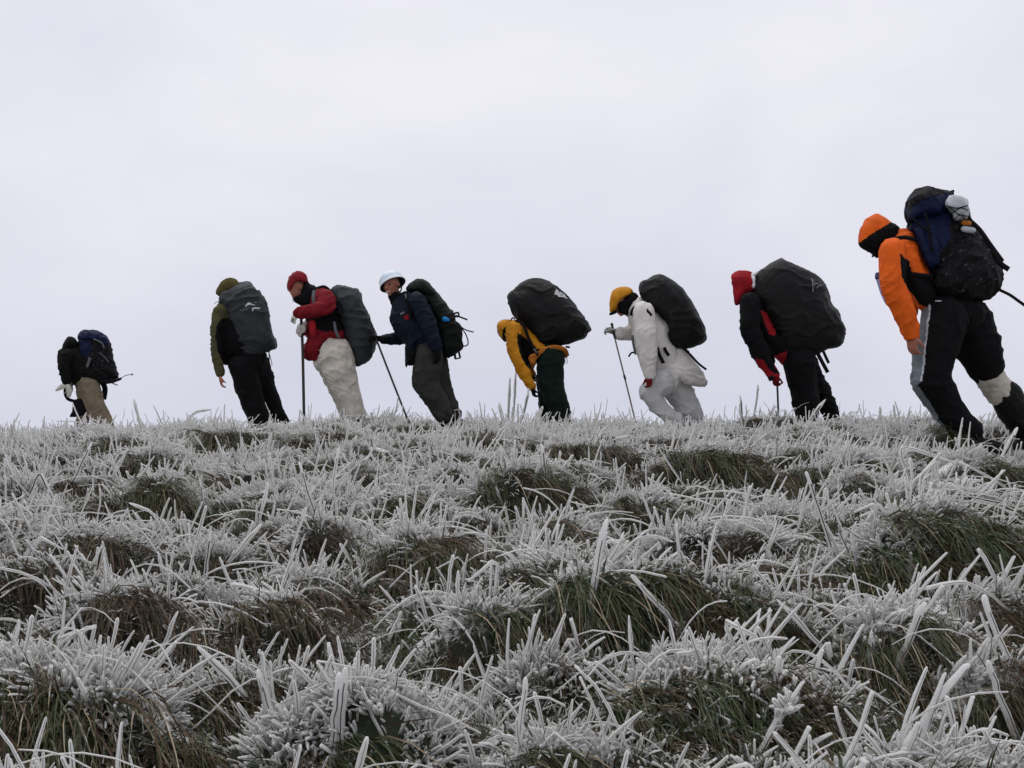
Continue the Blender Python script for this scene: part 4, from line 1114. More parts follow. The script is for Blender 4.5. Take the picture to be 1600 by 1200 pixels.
garment(fr, th, 'gaiter', 'boot', [[(712, 945, .1, 66), (748, 1010, .1, 68), (800, 1085, .1, 60)]], seed=76, wr=.006)
garment(fr, th, 'boot', 'boot', [[(800, 1085, .1, 58), (850, 1130, .1, 50), (820, 1160, .1, 40), (775, 1165, .1, 34)], [(870, 1115, .1, 38), (850, 1150, .1, 40)]], seed=77, wr=.003)
boot(fr, th, 560, -.12)
strap(fr, 'shoulder_strap', th, [(330, 285, -.17), (280, 275, -.2), (225, 285, -.2)], 16, M['webbing'], .006)
strap(fr, 'side_strap', th, [(318, 430, -.2), (360, 436, -.2), (400, 440, -.19)], 14, M['webbing'], .006)
strap(fr, 'hood_toggle', th, [(152, 345, -.08), (145, 358, -.09)], 8, M['webbing'], .004)
strap(fr, 'belt_label', th, [(412, 546, -.19), (446, 547, -.2)], 5, M['piping'], .003)
p0 = fr.p(530, 548, 0)
pk = Thing('backpack', p0, 'tall navy and black frosted backpack with loose straps, on the orange-jacketed hiker', 'backpack', PACKS)
garment(fr, pk, 'pack_body', 'pack_blue', [], [([(300, 205), (400, 160), (480, 120), (535, 135), (575, 215), (610, 270), (640, 330), (660, 420), (640, 500), (560, 540), (480, 530), (410, 500), (385, 430), (350, 345), (316, 275)], .02, .2, 2.8)], seed=78, wr=.012, freq=(10, 8, 8), voxel=.010,
        zones=[([(470, 100), (700, 100), (700, 600), (400, 560), (385, 470), (440, 330), (480, 280)], M['pack_black'])])
garment(fr, pk, 'front_pocket', 'pack_black', [], [([(480, 262), (560, 252), (610, 275), (655, 335), (688, 402), (694, 480), (660, 522), (600, 547), (500, 548), (420, 530), (390, 480), (400, 420), (430, 340)], -.03, .21, 2.6)], seed=79, wr=.011, freq=(9, 8, 9), voxel=.010)
garment(fr, pk, 'lid', 'pack_blue', [], [([(284, 185), (294, 110), (328, 76), (380, 61), (440, 69), (492, 86), (497, 135), (470, 182), (400, 188), (312, 212), (290, 218)], .02, .2, 2.5)], seed=80, wr=.009, freq=(8, 8, 8), voxel=.010,
        zones=[([(290, 130), (325, 70), (390, 50), (450, 60), (500, 84), (440, 92), (380, 100), (330, 135), (300, 170)], M['pack_black'])])
garment(fr, pk, 'side_pocket', 'pack_blue', [[(395, 240, -.17, 20), (405, 320, -.19, 20), (415, 380, -.18, 18)], [(345, 250, -.16, 18), (368, 330, -.18, 18), (392, 390, -.17, 15)]], seed=81, wr=.005, voxel=.009)
for pts, w in (([(545, 190, -.12), (600, 240, -.14), (650, 310, -.14), (700, 378, -.12)], 18), ([(655, 330, -.15), (690, 385, -.15), (726, 412, -.15)], 22), ([(682, 497, -.1), (730, 520, -.12), (770, 548, -.13), (830, 590, -.14)], 12), ([(310, 190, -.2), (360, 230, -.21), (400, 260, -.21)], 10),
               ([(478, 80, -.06), (490, 76, -.06), (486, 92, -.06)], 7), ([(285, 170, -.1), (296, 210, -.13), (304, 228, -.13)], 9), ([(330, 120, -.2), (380, 108, -.21), (430, 92, -.19)], 6), ([(370, 170, -.21), (385, 240, -.21), (400, 330, -.215)], 10)):
    strap(fr, 'strap', pk, pts, w, M['webbing'])
cb = Thing('water_bag', fr.p(505, 205, -.2), 'grey translucent water bag laced under cords on the navy backpack', 'water bag')
bag = garment(fr, cb, 'bag', 'clear_bag', [], [([(455, 122), (474, 98), (500, 94), (532, 101), (552, 130), (550, 185), (520, 200), (498, 200), (482, 165), (460, 145)], -.17, .06)], seed=82, wr=.008, freq=(14, 14, 14), voxel=.008)
garment(fr, cb, 'cap', 'belt_orange', [[(535, 212, -.19, 12), (558, 215, -.19, 11)]], wr=.002, voxel=.007)
garment(fr, cb, 'hose_pouch', 'clear_bag', [[(535, 240, -.19, 14), (575, 245, -.19, 13)]], wr=.004, voxel=.008)
for pts in ([(458, 140, -.23), (500, 150, -.238), (552, 140, -.22)], [(470, 145, -.23), (510, 175, -.236), (550, 185, -.22)], [(480, 175, -.228), (520, 150, -.238), (552, 160, -.222)], [(488, 200, -.215), (520, 180, -.235), (548, 205, -.21)]):
    stick(fr, 'cord', cb, pts, 2.2, M['webbing'], n=6)
bt = Thing('water_bottle', fr.p(215, 556, -.02), 'pale blue plastic bottle at the chest of the orange-jacketed hiker', 'bottle')
B = Blob(fr); B.tube([(176, 448, -.05, 17), (196, 505, -.05, 19), (213, 545, -.05, 18)]); B.build('bottle_body', bt.o, M['plastic_blue'], voxel=.007, wr=0, origin=bt.loc)
B = Blob(fr); B.tube([(167, 434, -.05, 12), (173, 444, -.05, 18)]); B.build('bottle_cap', bt.o, M['plastic_dark'], voxel=.006, wr=0, origin=bt.loc)
strap(fr, 'bottle_loop', bt, [(172, 440, -.05), (200, 405, -.06), (235, 380, -.08)], 8, M['webbing'])
strap(fr, 'bottle_band', bt, [(196, 522, -.085), (208, 516, -.088), (220, 512, -.085)], 5, M['plastic_dark'])

# ================================================================== rime and grass
LEE = np.array([0.12, -1.0, 0.10]); LEE /= np.linalg.norm(LEE)      # the way the wind blew: ice grows on the far side of each blade

def frames(P):
    T = np.gradient(P, axis=1)
    T /= np.linalg.norm(T, axis=2, keepdims=True) + 1e-9
    S = np.cross(T, LEE); ln = np.linalg.norm(S, axis=2, keepdims=True)
    S = np.where(ln > 0.08, S / (ln + 1e-9), np.array([1.0, 0, 0]))
    Fr = np.cross(S, T)
    return T, S, Fr

def ice_rods(P, width, depth, rnd, green, prof=None, nsec=4, cap=0.6, root=None):
    """P (N,R,3) blade paths, width (N,), returns co, faces, attributes of the ice grown on them (rounded past the tip)"""
    N, R, _ = P.shape
    T, S, Fr = frames(P)
    t = np.linspace(0, 1, R)
    if prof is None:
        pr = np.interp(t, [0, .12, .35, .7, 1], [.30, .55, .85, 1.0, .95])
    else:
        pr = prof
    w = width[:, None] * pr[None, :] * (1 + .28 * (rng.random((N, R)) - .5))
    w[:, -1] *= .5 + .5 * rng.random(N)
    if R > 3: w[:, -2] *= .8 + .3 * rng.random(N)
    # a rounding ring past the tip
    tipd = T[:, -1]
    e1 = P[:, -1] + tipd * (width * cap * .62)[:, None]
    P2 = np.concatenate([P, e1[:, None]], 1)
    w2 = np.concatenate([w, (w[:, -1] * .66)[:, None]], 1)
    S2 = np.concatenate([S, S[:, -1:]], 1); F2 = np.concatenate([Fr, Fr[:, -1:]], 1)
    R2 = R + 1
    dep = (depth / width)[:, None] * w2
    if nsec == 4:
        sec = [(0, .10, 0.0), (.5, -.30, 1.0), (0, -1.0, 1.0), (-.5, -.30, 1.0)]
    elif nsec == 3:
        sec = [(0, .22, 0.0), (.5, -.35, 1.0), (-.5, -.35, 1.0)]
    else:
        sec = [(0, .12, 0.0), (.36, -.02, .75), (.5, -.40, 1.0), (.28, -.9, 1.0), (-.28, -.9, 1.0), (-.5, -.40, 1.0), (-.36, -.02, .75)]
    n = len(sec)
    V = np.empty((N, R2, n, 3)); LE = np.empty((N, R2, n))
    skew = (rng.random(N) - .5) * .5
    for k, (a, b, le) in enumerate(sec):
        aa = a + (skew[:, None] if le == 0 else 0)
        V[:, :, k] = P2 + S2 * (aa * w2)[..., None] + F2 * (b * dep)[..., None]
        LE[:, :, k] = le
    LE[:, -1, :] = np.maximum(LE[:, -1, :], .55)
    vv = np.concatenate([t, [1.0]])
    VV = np.broadcast_to(vv[None, :, None], (N, R2, n))
    tip = P[:, -1] + tipd * (width * cap)[:, None] - F2[:, -1] * (dep[:, -1] * .3)[:, None]
    nv = R2 * n + 1
    co = np.concatenate([V.reshape(N, -1, 3), tip[:, None]], 1)
    lee = np.concatenate([LE.reshape(N, -1), np.ones((N, 1))], 1)
    v = np.concatenate([VV.reshape(N, -1), np.ones((N, 1))], 1)
    i = np.arange(n); j = (i + 1) % n
    q = np.concatenate([np.stack([k * n + i, k * n + j, (k + 1) * n + j, (k + 1) * n + i], 1) for k in range(R2 - 1)])
    tr = np.stack([(R2 - 1) * n + i, (R2 - 1) * n + j, np.full(n, nv - 1)], 1)
    off = (np.arange(N) * nv)[:, None, None]
    return dict(co=co.reshape(-1, 3), q=(q[None] + off).reshape(-1, 4), t=(tr[None] + off).reshape(-1, 3),
                lee=lee.ravel(), v=v.ravel(), rnd=np.repeat(rnd, nv), green=np.repeat(green, nv), root=np.repeat(np.ones(N) if root is None else root, nv))

def ribbons(P, width, rnd, frost):
    """thin folded grass blades (two strips in a shallow V), tapering to the tip"""
    N, R, _ = P.shape
    T, S, Fr = frames(P)
    rot = rng.random(N) * np.pi - np.pi / 2
    S = S * np.cos(rot)[:, None, None] + Fr * np.sin(rot)[:, None, None] * .8
    t = np.linspace(0, 1, R)
    w = width[:, None] * np.interp(t, [0, .3, .8, 1], [.8, 1, .6, .12])[None, :]
    V = np.stack([P - S * w[..., None] * .5, P + S * w[..., None] * .5], 2)
    nv = R * 2
    k = np.arange(R - 1) * 2
    q = np.stack([k, k + 1, k + 3, k + 2], 1)
    off = (np.arange(N) * nv)[:, None, None]
    vv = np.broadcast_to(t[None, :, None], (N, R, 2))
    return dict(co=V.reshape(-1, 3), q=(q[None] + off).reshape(-1, 4), t=np.zeros((0, 3), int), lee=np.zeros(N * nv), v=vv.reshape(-1), rnd=np.repeat(rnd, nv), green=np.repeat(frost, nv), root=np.zeros(N * nv))

def merge(parts):
    parts = [p for p in parts if p is not None and len(p['co'])]
    n = 0; q = []; t = []
    for p in parts:
        q.append(p['q'] + n); t.append(p['t'] + n); n += len(p['co'])
    return dict(co=np.concatenate([p['co'] for p in parts]), q=np.concatenate(q), t=np.concatenate(t), **{k: np.concatenate([p[k] for p in parts]) for k in ('lee', 'v', 'rnd', 'green', 'root')})

def emit(name, parts, mat, parent=None, origin=(0, 0, 0)):
    d = merge(parts)
    fl = [f for f in (d['q'], d['t']) if len(f)]
    me = np_mesh(name, d['co'] - np.asarray(origin), fl)
    for k in ('lee', 'v', 'rnd', 'green', 'root'):
        set_attr(me, k, d[k])
    return link_mesh(name, me, parent, [M[mat]])

def unit(v):
    return v / (np.linalg.norm(v, axis=-1, keepdims=True) + 1e-9)

def straight_paths(base, d, L, bend, R):
    t = np.linspace(0, 1, R)[None, :, None]
    return base[:, None] + L[:, None, None] * (d[:, None] * t + bend[:, None] * t * t)

def kinked_paths(base, d1, d2, L, kink, R):
    t = np.linspace(0, 1, R)[None, :]
    a = np.minimum(t, kink[:, None]); b = np.maximum(t - kink[:, None], 0)
    return base[:, None] + L[:, None, None] * (d1[:, None] * a[..., None] + d2[:, None] * b[..., None])

def rings_for(y):
    return 5 if y < 5.5 else (4 if y < 8 else 3)

# ---- small clumps, built once and set out many times
PROTO = bpy.data.collections.new('grass clumps')            # not linked to the scene: only its copies are seen
proto_names = []
def proto(kind, k, parts, mat):
    d = merge(parts)
    me = np_mesh('%s_clump' % kind, d['co'], [f for f in (d['q'], d['t']) if len(f)])
    for q in ('lee', 'v', 'rnd', 'green', 'root'):
        set_attr(me, q, d[q])
    me.materials.append(M[mat])
    o = bpy.data.objects.new('%s_%02d' % (kind, k), me)
    PROTO.objects.link(o); proto_names.append(o.name)
NA, NB, NC, ND = 10, 8, 10, 7
for k in range(NA):                                          # a: rime fingers fused into a tuft
    n = 21
    r = .036 * np.sqrt(rng.random(n)); a = rng.random(n) * 2 * np.pi
    rad = np.stack([np.cos(a), np.sin(a), 0 * a], 1) * (r / .036)[:, None]
    base = rad * .036 + np.array([0, 0, -.012])
    lean = (rng.random(3) - .5) * np.array([.9, .4, 0])
    d = unit(np.array([0, -.12, 1.0]) + lean + rad * np.array([.8, .6, 0]) + (rng.random((n, 3)) - .5) * np.array([.55, .5, .2]))
    L = .022 + .050 * rng.random(n) ** 1.3 * (1.15 - .5 * r / .036)
    P = straight_paths(base, d, L, (rng.random((n, 3)) - .5) * np.array([.5, .4, .2]) - np.array([0, .1, .12]), 4)
    w = .0036 + .0056 * rng.random(n) ** 1.9
    parts = [ice_rods(P, w, w * (1 + .7 * rng.random(n)), rng.random(n), (rng.random(n) < .4) * 1.0, nsec=4, root=.25 * np.ones(n))]
    if k % 3 == 0:                                           # one long spike now and then
        P = straight_paths(base[:1], unit(np.array([[.8 * (rng.random() - .5), -.2, 1.0]])), np.array([.10 + .06 * rng.random()]), (rng.random((1, 3)) - .5) * .3, 5)
        parts.append(ice_rods(P, np.array([.009]), np.array([.011]), np.array([.2]), np.array([0.]), nsec=4, root=np.array([.2])))
    proto('a', k, parts, 'ice')
for k in range(NB):                                          # b: half frosted, green or straw below and white above
    n = 20
    r = .042 * np.sqrt(rng.random(n)); a = rng.random(n) * 2 * np.pi
    rad = np.stack([np.cos(a), np.sin(a), 0 * a], 1) * (r / .042)[:, None]
    base = rad * .042 + np.array([0, 0, -.01])
    d = unit(np.array([0, -.15, 1.0]) + (rng.random(3) - .5) * np.array([1.0, .5, 0]) + rad * np.array([.8, .7, 0]) + (rng.random((n, 3)) - .5) * np.array([.6, .5, .2]))
    L = .028 + .055 * rng.random(n)
    P = straight_paths(base, d, L, (rng.random((n, 3)) - .5) * .5 - np.array([0, .15, .2]), 4)
    w = .0030 + .0042 * rng.random(n) ** 1.5
    g = np.full(n, 1.0 if k < 6 else 0.0)
    parts = [ice_rods(P, w, w * 1.2, rng.random(n), g, nsec=3, prof=np.array([.5, .6, .85, 1.0]), root=np.ones(n))]
    proto('b', k, parts, 'ice')
for k in range(NC):                                          # c: bare strands drooping to the lee (-Y) and to the right
    n = 52
    base = np.stack([.14 * (rng.random(n) - .5), .08 * (rng.random(n) - .5), -.01 + .02 * rng.random(n)], 1)
    sw = (rng.random() - .4) * .9
    d = unit(np.stack([sw + .9 * (rng.random(n) - .5), -.6 - .5 * rng.random(n), .25 + .75 * rng.random(n)], 1))
    L = .08 + .17 * rng.random(n)
    P = straight_paths(base, d, L, np.stack([.3 * (rng.random(n) - .3), -.15 * rng.random(n), -.75 - .55 * rng.random(n)], 1), 5)
    tone = [.06, .14, .24, .34, .45, .55, .62, .2, .66, .7][k]
    rnd = np.clip(tone + .32 * (rng.random(n) - .5) + .6 * (rng.random(n) < .13), 0, 1)
    parts = [ribbons(P, .0019 + .0026 * rng.random(n), rnd, .7 * (rng.random(n) < .22))]
    m = 3                                                     # a few strands carry ice
    P2 = P[:m].copy(); P2[:, :, 2] += .01
    parts_ice = None
    proto('c', k, parts, 'grass')
for k in range(ND):                                          # d: low grey-green turf, leaflets and moss with a breath of frost
    n = 60
    r = .06 * np.sqrt(rng.random(n)); a = rng.random(n) * 2 * np.pi
    base = np.stack([r * np.cos(a), r * np.sin(a), -.008 + 0 * r], 1)
    fl = .3 + 1.3 * rng.random(n); a2 = rng.random(n) * 2 * np.pi
    d = unit(np.stack([np.cos(a2) * fl, np.sin(a2) * fl - .2, .35 + .7 * rng.random(n)], 1))
    P = straight_paths(base, d, .018 + .04 * rng.random(n), (rng.random((n, 3)) - .5) * .6 - np.array([0, 0, .2]), 3)
    rnd = np.clip([.62, .58, .7, .5, .66, .3, .75][k] + .25 * (rng.random(n) - .5), 0, 1)
    proto('d', k, [ribbons(P, .0030 + .0045 * rng.random(n), rnd, .35 + .65 * rng.random(n))], 'grass')
order = sorted(proto_names)
PIDX = {kd: np.array([order.index(q) for q in proto_names if q.startswith(kd)]) for kd in 'abcd'}

def scatter_tree():
    g = bpy.data.node_groups.new('set out clumps', 'GeometryNodeTree')
    g.interface.new_socket('Geometry', in_out='INPUT', socket_type='NodeSocketGeometry')
    g.interface.new_socket('Geometry', in_out='OUTPUT', socket_type='NodeSocketGeometry')
    n, l = g.nodes, g.links
    gi, go = n.new('NodeGroupInput'), n.new('NodeGroupOutput')
    ci = n.new('GeometryNodeCollectionInfo'); ci.inputs['Collection'].default_value = PROTO
    ci.inputs['Separate Children'].default_value = True; ci.inputs['Reset Children'].default_value = True
    ip = n.new('GeometryNodeInstanceOnPoints'); ip.inputs['Pick Instance'].default_value = True
    def na(name, t):
        q = n.new('GeometryNodeInputNamedAttribute'); q.data_type = t; q.inputs['Name'].default_value = name
        return q.outputs['Attribute']
    l.new(gi.outputs[0], ip.inputs['Points'])
    l.new(na('set', 'BOOLEAN'), ip.inputs['Selection'])
    l.new(ci.outputs[0], ip.inputs['Instance'])
    l.new(na('which', 'INT'), ip.inputs['Instance Index'])
    l.new(na('turn', 'FLOAT_VECTOR'), ip.inputs['Rotation'])
    l.new(na('size', 'FLOAT'), ip.inputs['Scale'])
    jn = n.new('GeometryNodeJoinGeometry')
    l.new(gi.outputs[0], jn.inputs[0]); l.new(ip.outputs[0], jn.inputs[0])
    l.new(jn.outputs[0], go.inputs[0])
    return g
TREE = scatter_tree()

def clump_pts(kind, co, turn, size, only=None):
    ids = PIDX[kind] if only is None else PIDX[kind][only]
    return dict(co=co, turn=turn, size=size, which=rng.choice(ids, len(co)))

def emit_set(name, parts, points, mat, parent=None, origin=(0, 0, 0)):
    """blades as mesh plus clumps set out on points"""
    d = merge(parts); n0 = len(d['co'])
    pc = np.concatenate([p['co'] for p in points]); m = len(pc)
    co = np.concatenate([d['co'], pc]) - np.asarray(origin)
    me = np_mesh(name, co, [f for f in (d['q'], d['t']) if len(f)])
    for k in ('lee', 'v', 'rnd', 'green', 'root'):
        set_attr(me, k, np.concatenate([d[k], np.zeros(m)]))
    a = me.attributes.new('set', 'BOOLEAN', 'POINT'); a.data.foreach_set('value', np.concatenate([np.zeros(n0, bool), np.ones(m, bool)]))
    a = me.attributes.new('which', 'INT', 'POINT'); a.data.foreach_set('value', np.concatenate([np.zeros(n0, np.int32), np.concatenate([p['which'] for p in points]).astype(np.int32)]))
    a = me.attributes.new('turn', 'FLOAT_VECTOR', 'POINT'); a.data.foreach_set('vector', np.concatenate([np.zeros((n0, 3)), np.concatenate([p['turn'] for p in points])]).astype(np.float32).ravel())
    set_attr(me, 'size', np.concatenate([np.ones(n0), np.concatenate([p['size'] for p in points])]))
    o = link_mesh(name, me, parent, [M[mat]])
    md = o.modifiers.new('clumps', 'NODES'); md.node_group = TREE
    return o

def tussock_geo(x, y, R, H, big, ice_k=1.0):
    """rime mat on the crown and windward side, drooping bare grass on the lee side; returns blades and clump points"""
    A = math.pi * R * R * AX * AY
    near = y < 4.6
    vis = abs(x) < .53 * y + .35
    q = (1.0 if vis else .5)
    cover = (random.uniform(-.42, -.05) if big else random.uniform(-.6, .12)) + (.08 if y < 3.4 else 0) + (-.4 if ice_k > 1.2 else 0)       # how far the frost reaches down the lee side
    tone = n2(np.array([x]), np.array([y]), 1.3, 7)[0]
    ice, grass, pi, pg = [], [], [], []
    def disc(N, rmax=1.05):
        r = rmax * np.sqrt(rng.random(N)); a = rng.random(N) * 2 * np.pi
        return r * np.cos(a), r * np.sin(a)
    def on(u, v, dz=0.0):
        bx, by = x + u * R * AX, y + v * R * AY
        return np.stack([bx, by, height(bx, by) + dz], 1)
    # rime tufts
    u, v = disc(int(A * 330 * q * (1.25 if near else 1) * ice_k ** 1.5) + 4)
    c = on(u, v)
    edge = cover - .12 + .8 * (n2(c[:, 0], c[:, 1], 7.0, 3) - .5)
    if ice_k > 1.2: edge = edge - 1.0
    k = v > edge; u, v, c, edge = u[k], v[k], c[k], edge[k]; N = len(u)
    rx = .25 - .35 * v + 1.1 * (n2(c[:, 0], c[:, 1], 11, 41) - .5) + .3 * (rng.random(N) - .5)
    ry = .55 * u + 1.3 * (n2(c[:, 0], c[:, 1], 11, 43) - .5) + .3 * (rng.random(N) - .5)
    size = (.6 + .75 * n2(c[:, 0], c[:, 1], 8, 44) + .3 * rng.random(N)) * (1.0 if y < 8.2 else .9)
    turn = np.stack([rx, ry, 1.2 * (rng.random(N) - .5)], 1)
    lip = (v - edge) < .22
    pi.append(clump_pts('a', c[~lip], turn[~lip], size[~lip])); pi.append(clump_pts('b', c[lip], turn[lip], size[lip] * 1.15))
    # half-frosted grass straggling down the lee side
    u, v = disc(int(A * 170 * q) + 3)
    k = (v < cover + .1); u, v = u[k], v[k]; c = on(u, v); N = len(u)
    pi.append(clump_pts('b', c, np.stack([.55 + .5 * rng.random(N), .4 * u + .5 * (rng.random(N) - .3), 1.2 * (rng.random(N) - .5)], 1), .6 + .6 * rng.random(N)))
    # drooping strands, densest at the lip
    u, v = disc(int(A * (390 if near and big else 270) * q * (1 if near else .8)) + 5, 1.12)
    v = v * .85 - .22
    k = v < cover + .22; u, v = u[k], v[k]; c = on(u, v, .004); N = len(u)
    yaw = .35 + 1.0 * (n2(np.array([x]), np.array([y]), 2.3, 8)[0] - .4) + .8 * (rng.random(N) - .5) + .3 * u
    lo = int(np.clip(tone * 13 - 2.5, 0, 6))
    pg.append(clump_pts('c', c, np.stack([.25 * (rng.random(N) - .3), .3 * (rng.random(N) - .5), yaw], 1), (.65 + .6 * rng.random(N)) * (R / .22) ** .5, slice(lo, lo + 4)))
    # low turf at the foot and in the gaps
    u, v = disc(int(A * 190 * q) + 3, 1.2)
    k = v < cover - .05; u, v = u[k], v[k]; c = on(u, v); N = len(u)
    pg.append(clump_pts('d', c, np.stack([.5 * rng.random(N), .3 * (rng.random(N) - .5), 6.3 * rng.random(N)], 1), .7 + .7 * rng.random(N)))
    # long iced straws lying over the mat, combed to the lee and to the right
    Nl = int(A * ((125 if ice_k < 1.2 else 150) if near else 85) * q) + 2
    u = 1.9 * (rng.random(Nl) - .5); v = -.2 + 1.0 * rng.random(Nl)
    base = on(u, v, .005)
    sg = np.where(rng.random(Nl) < .68, 1, -1)
    d1 = unit(np.stack([sg * (.3 + 1.1 * rng.random(Nl)), -.5 * rng.random(Nl) + .15, .35 + .75 * rng.random(Nl)], 1))
    Ll = (.10 + .27 * rng.random(Nl) ** 1.4) * (1.2 if big else 1)
    P = straight_paths(base, d1, Ll, np.stack([sg * .15 * rng.random(Nl), -.35 * rng.random(Nl), -.35 - .6 * rng.random(Nl)], 1), 7 if near else 5)
    gz = height(P[:, :, 0].ravel(), P[:, :, 1].ravel()).reshape(P.shape[:2])
    P[:, :, 2] = np.maximum(P[:, :, 2], gz + .012)
    w = .0030 + .0056 * rng.random(Nl) ** 2.0
    ice.append(ice_rods(P, w, w * 1.2, rng.random(Nl), np.zeros(Nl), nsec=4 if near else 3, cap=.7, root=.3 * np.ones(Nl)))
    # stiff iced blades that stick out, some broken over into an inverted V
    Nl = int(A * 22 * q) + 1
    u = 1.7 * (rng.random(Nl) - .5); v = -.2 + 1.0 * rng.random(Nl)
    base = on(u, v, -.01)
    d1 = unit(np.stack([1.5 * (rng.random(Nl) - .5), -.3 + .5 * (rng.random(Nl) - .5), .75 + .4 * rng.random(Nl)], 1))
    brk = (rng.random(Nl) < .4)
    d2 = unit(np.where(brk[:, None], np.stack([np.sign(rng.random(Nl) - .35) * (.5 + rng.random(Nl)), -.3 * rng.random(Nl), -1.1 * rng.random(Nl)], 1), d1 + .25 * (rng.random((Nl, 3)) - .5)))
    Ll = .10 + .18 * rng.random(Nl) ** 1.6
    P = kinked_paths(base, d1, d2, Ll, .45 + .2 * rng.random(Nl), 7 if near else 5)
    w = .0055 + .0080 * rng.random(Nl) ** 1.6
    ice.append(ice_rods(P, w, w * 1.3, rng.random(Nl), np.zeros(Nl), nsec=7 if (near and vis) else 4, cap=.7, root=.5 * np.ones(Nl)))
    # upright bare tuft at the lip
    N2 = int(300 * A * q) + 6
    u = 1.5 * (rng.random(N2) - .5); v = cover - .2 + .5 * (rng.random(N2) - .5)
    base = on(u, v, -.01)
    d = unit(np.stack([.9 * (rng.random(N2) - .5) + .5 * u, -.45 * rng.random(N2) - .1, 1 + 0 * u], 1))
    P = straight_paths(base, d, .05 + .09 * rng.random(N2), np.stack([.3 * (rng.random(N2) - .5), -.3 * rng.random(N2), -.25 * rng.random(N2)], 1), 4)
    grass.append(ribbons(P, .0022 + .0026 * rng.random(N2), np.clip(.25 + .6 * rng.random(N2), 0, 1), .6 * rng.random(N2)))
    return ice, grass, pi, pg

rest_ice, rest_grass, rest_pi, rest_pg = [], [], [], []
for k, (x, y, R, H) in enumerate(TUS):
    lab = LABELLED[k] if k < n_hand else None
    boost = 1.8 if (lab and 'thickly iced' in lab) else 1.0
    ice, grass, pi, pg = tussock_geo(x, y, R, H, k < n_hand, boost)
    if lab:
        loc = (x, y, float(height(np.array([x]), np.array([y]))[0]))
        th = Thing('grass_tussock', loc, lab, 'tussock', 'ice-crusted grass tussocks')
        o = emit_set('rime_ice', ice, pi, 'ice', th.o, loc); o['kind'] = 'stuff'
        o = emit_set('grass_blades', grass, pg, 'grass', th.o, loc); o['kind'] = 'stuff'
    else:
        rest_ice += ice; rest_grass += grass; rest_pi += pi; rest_pg += pg

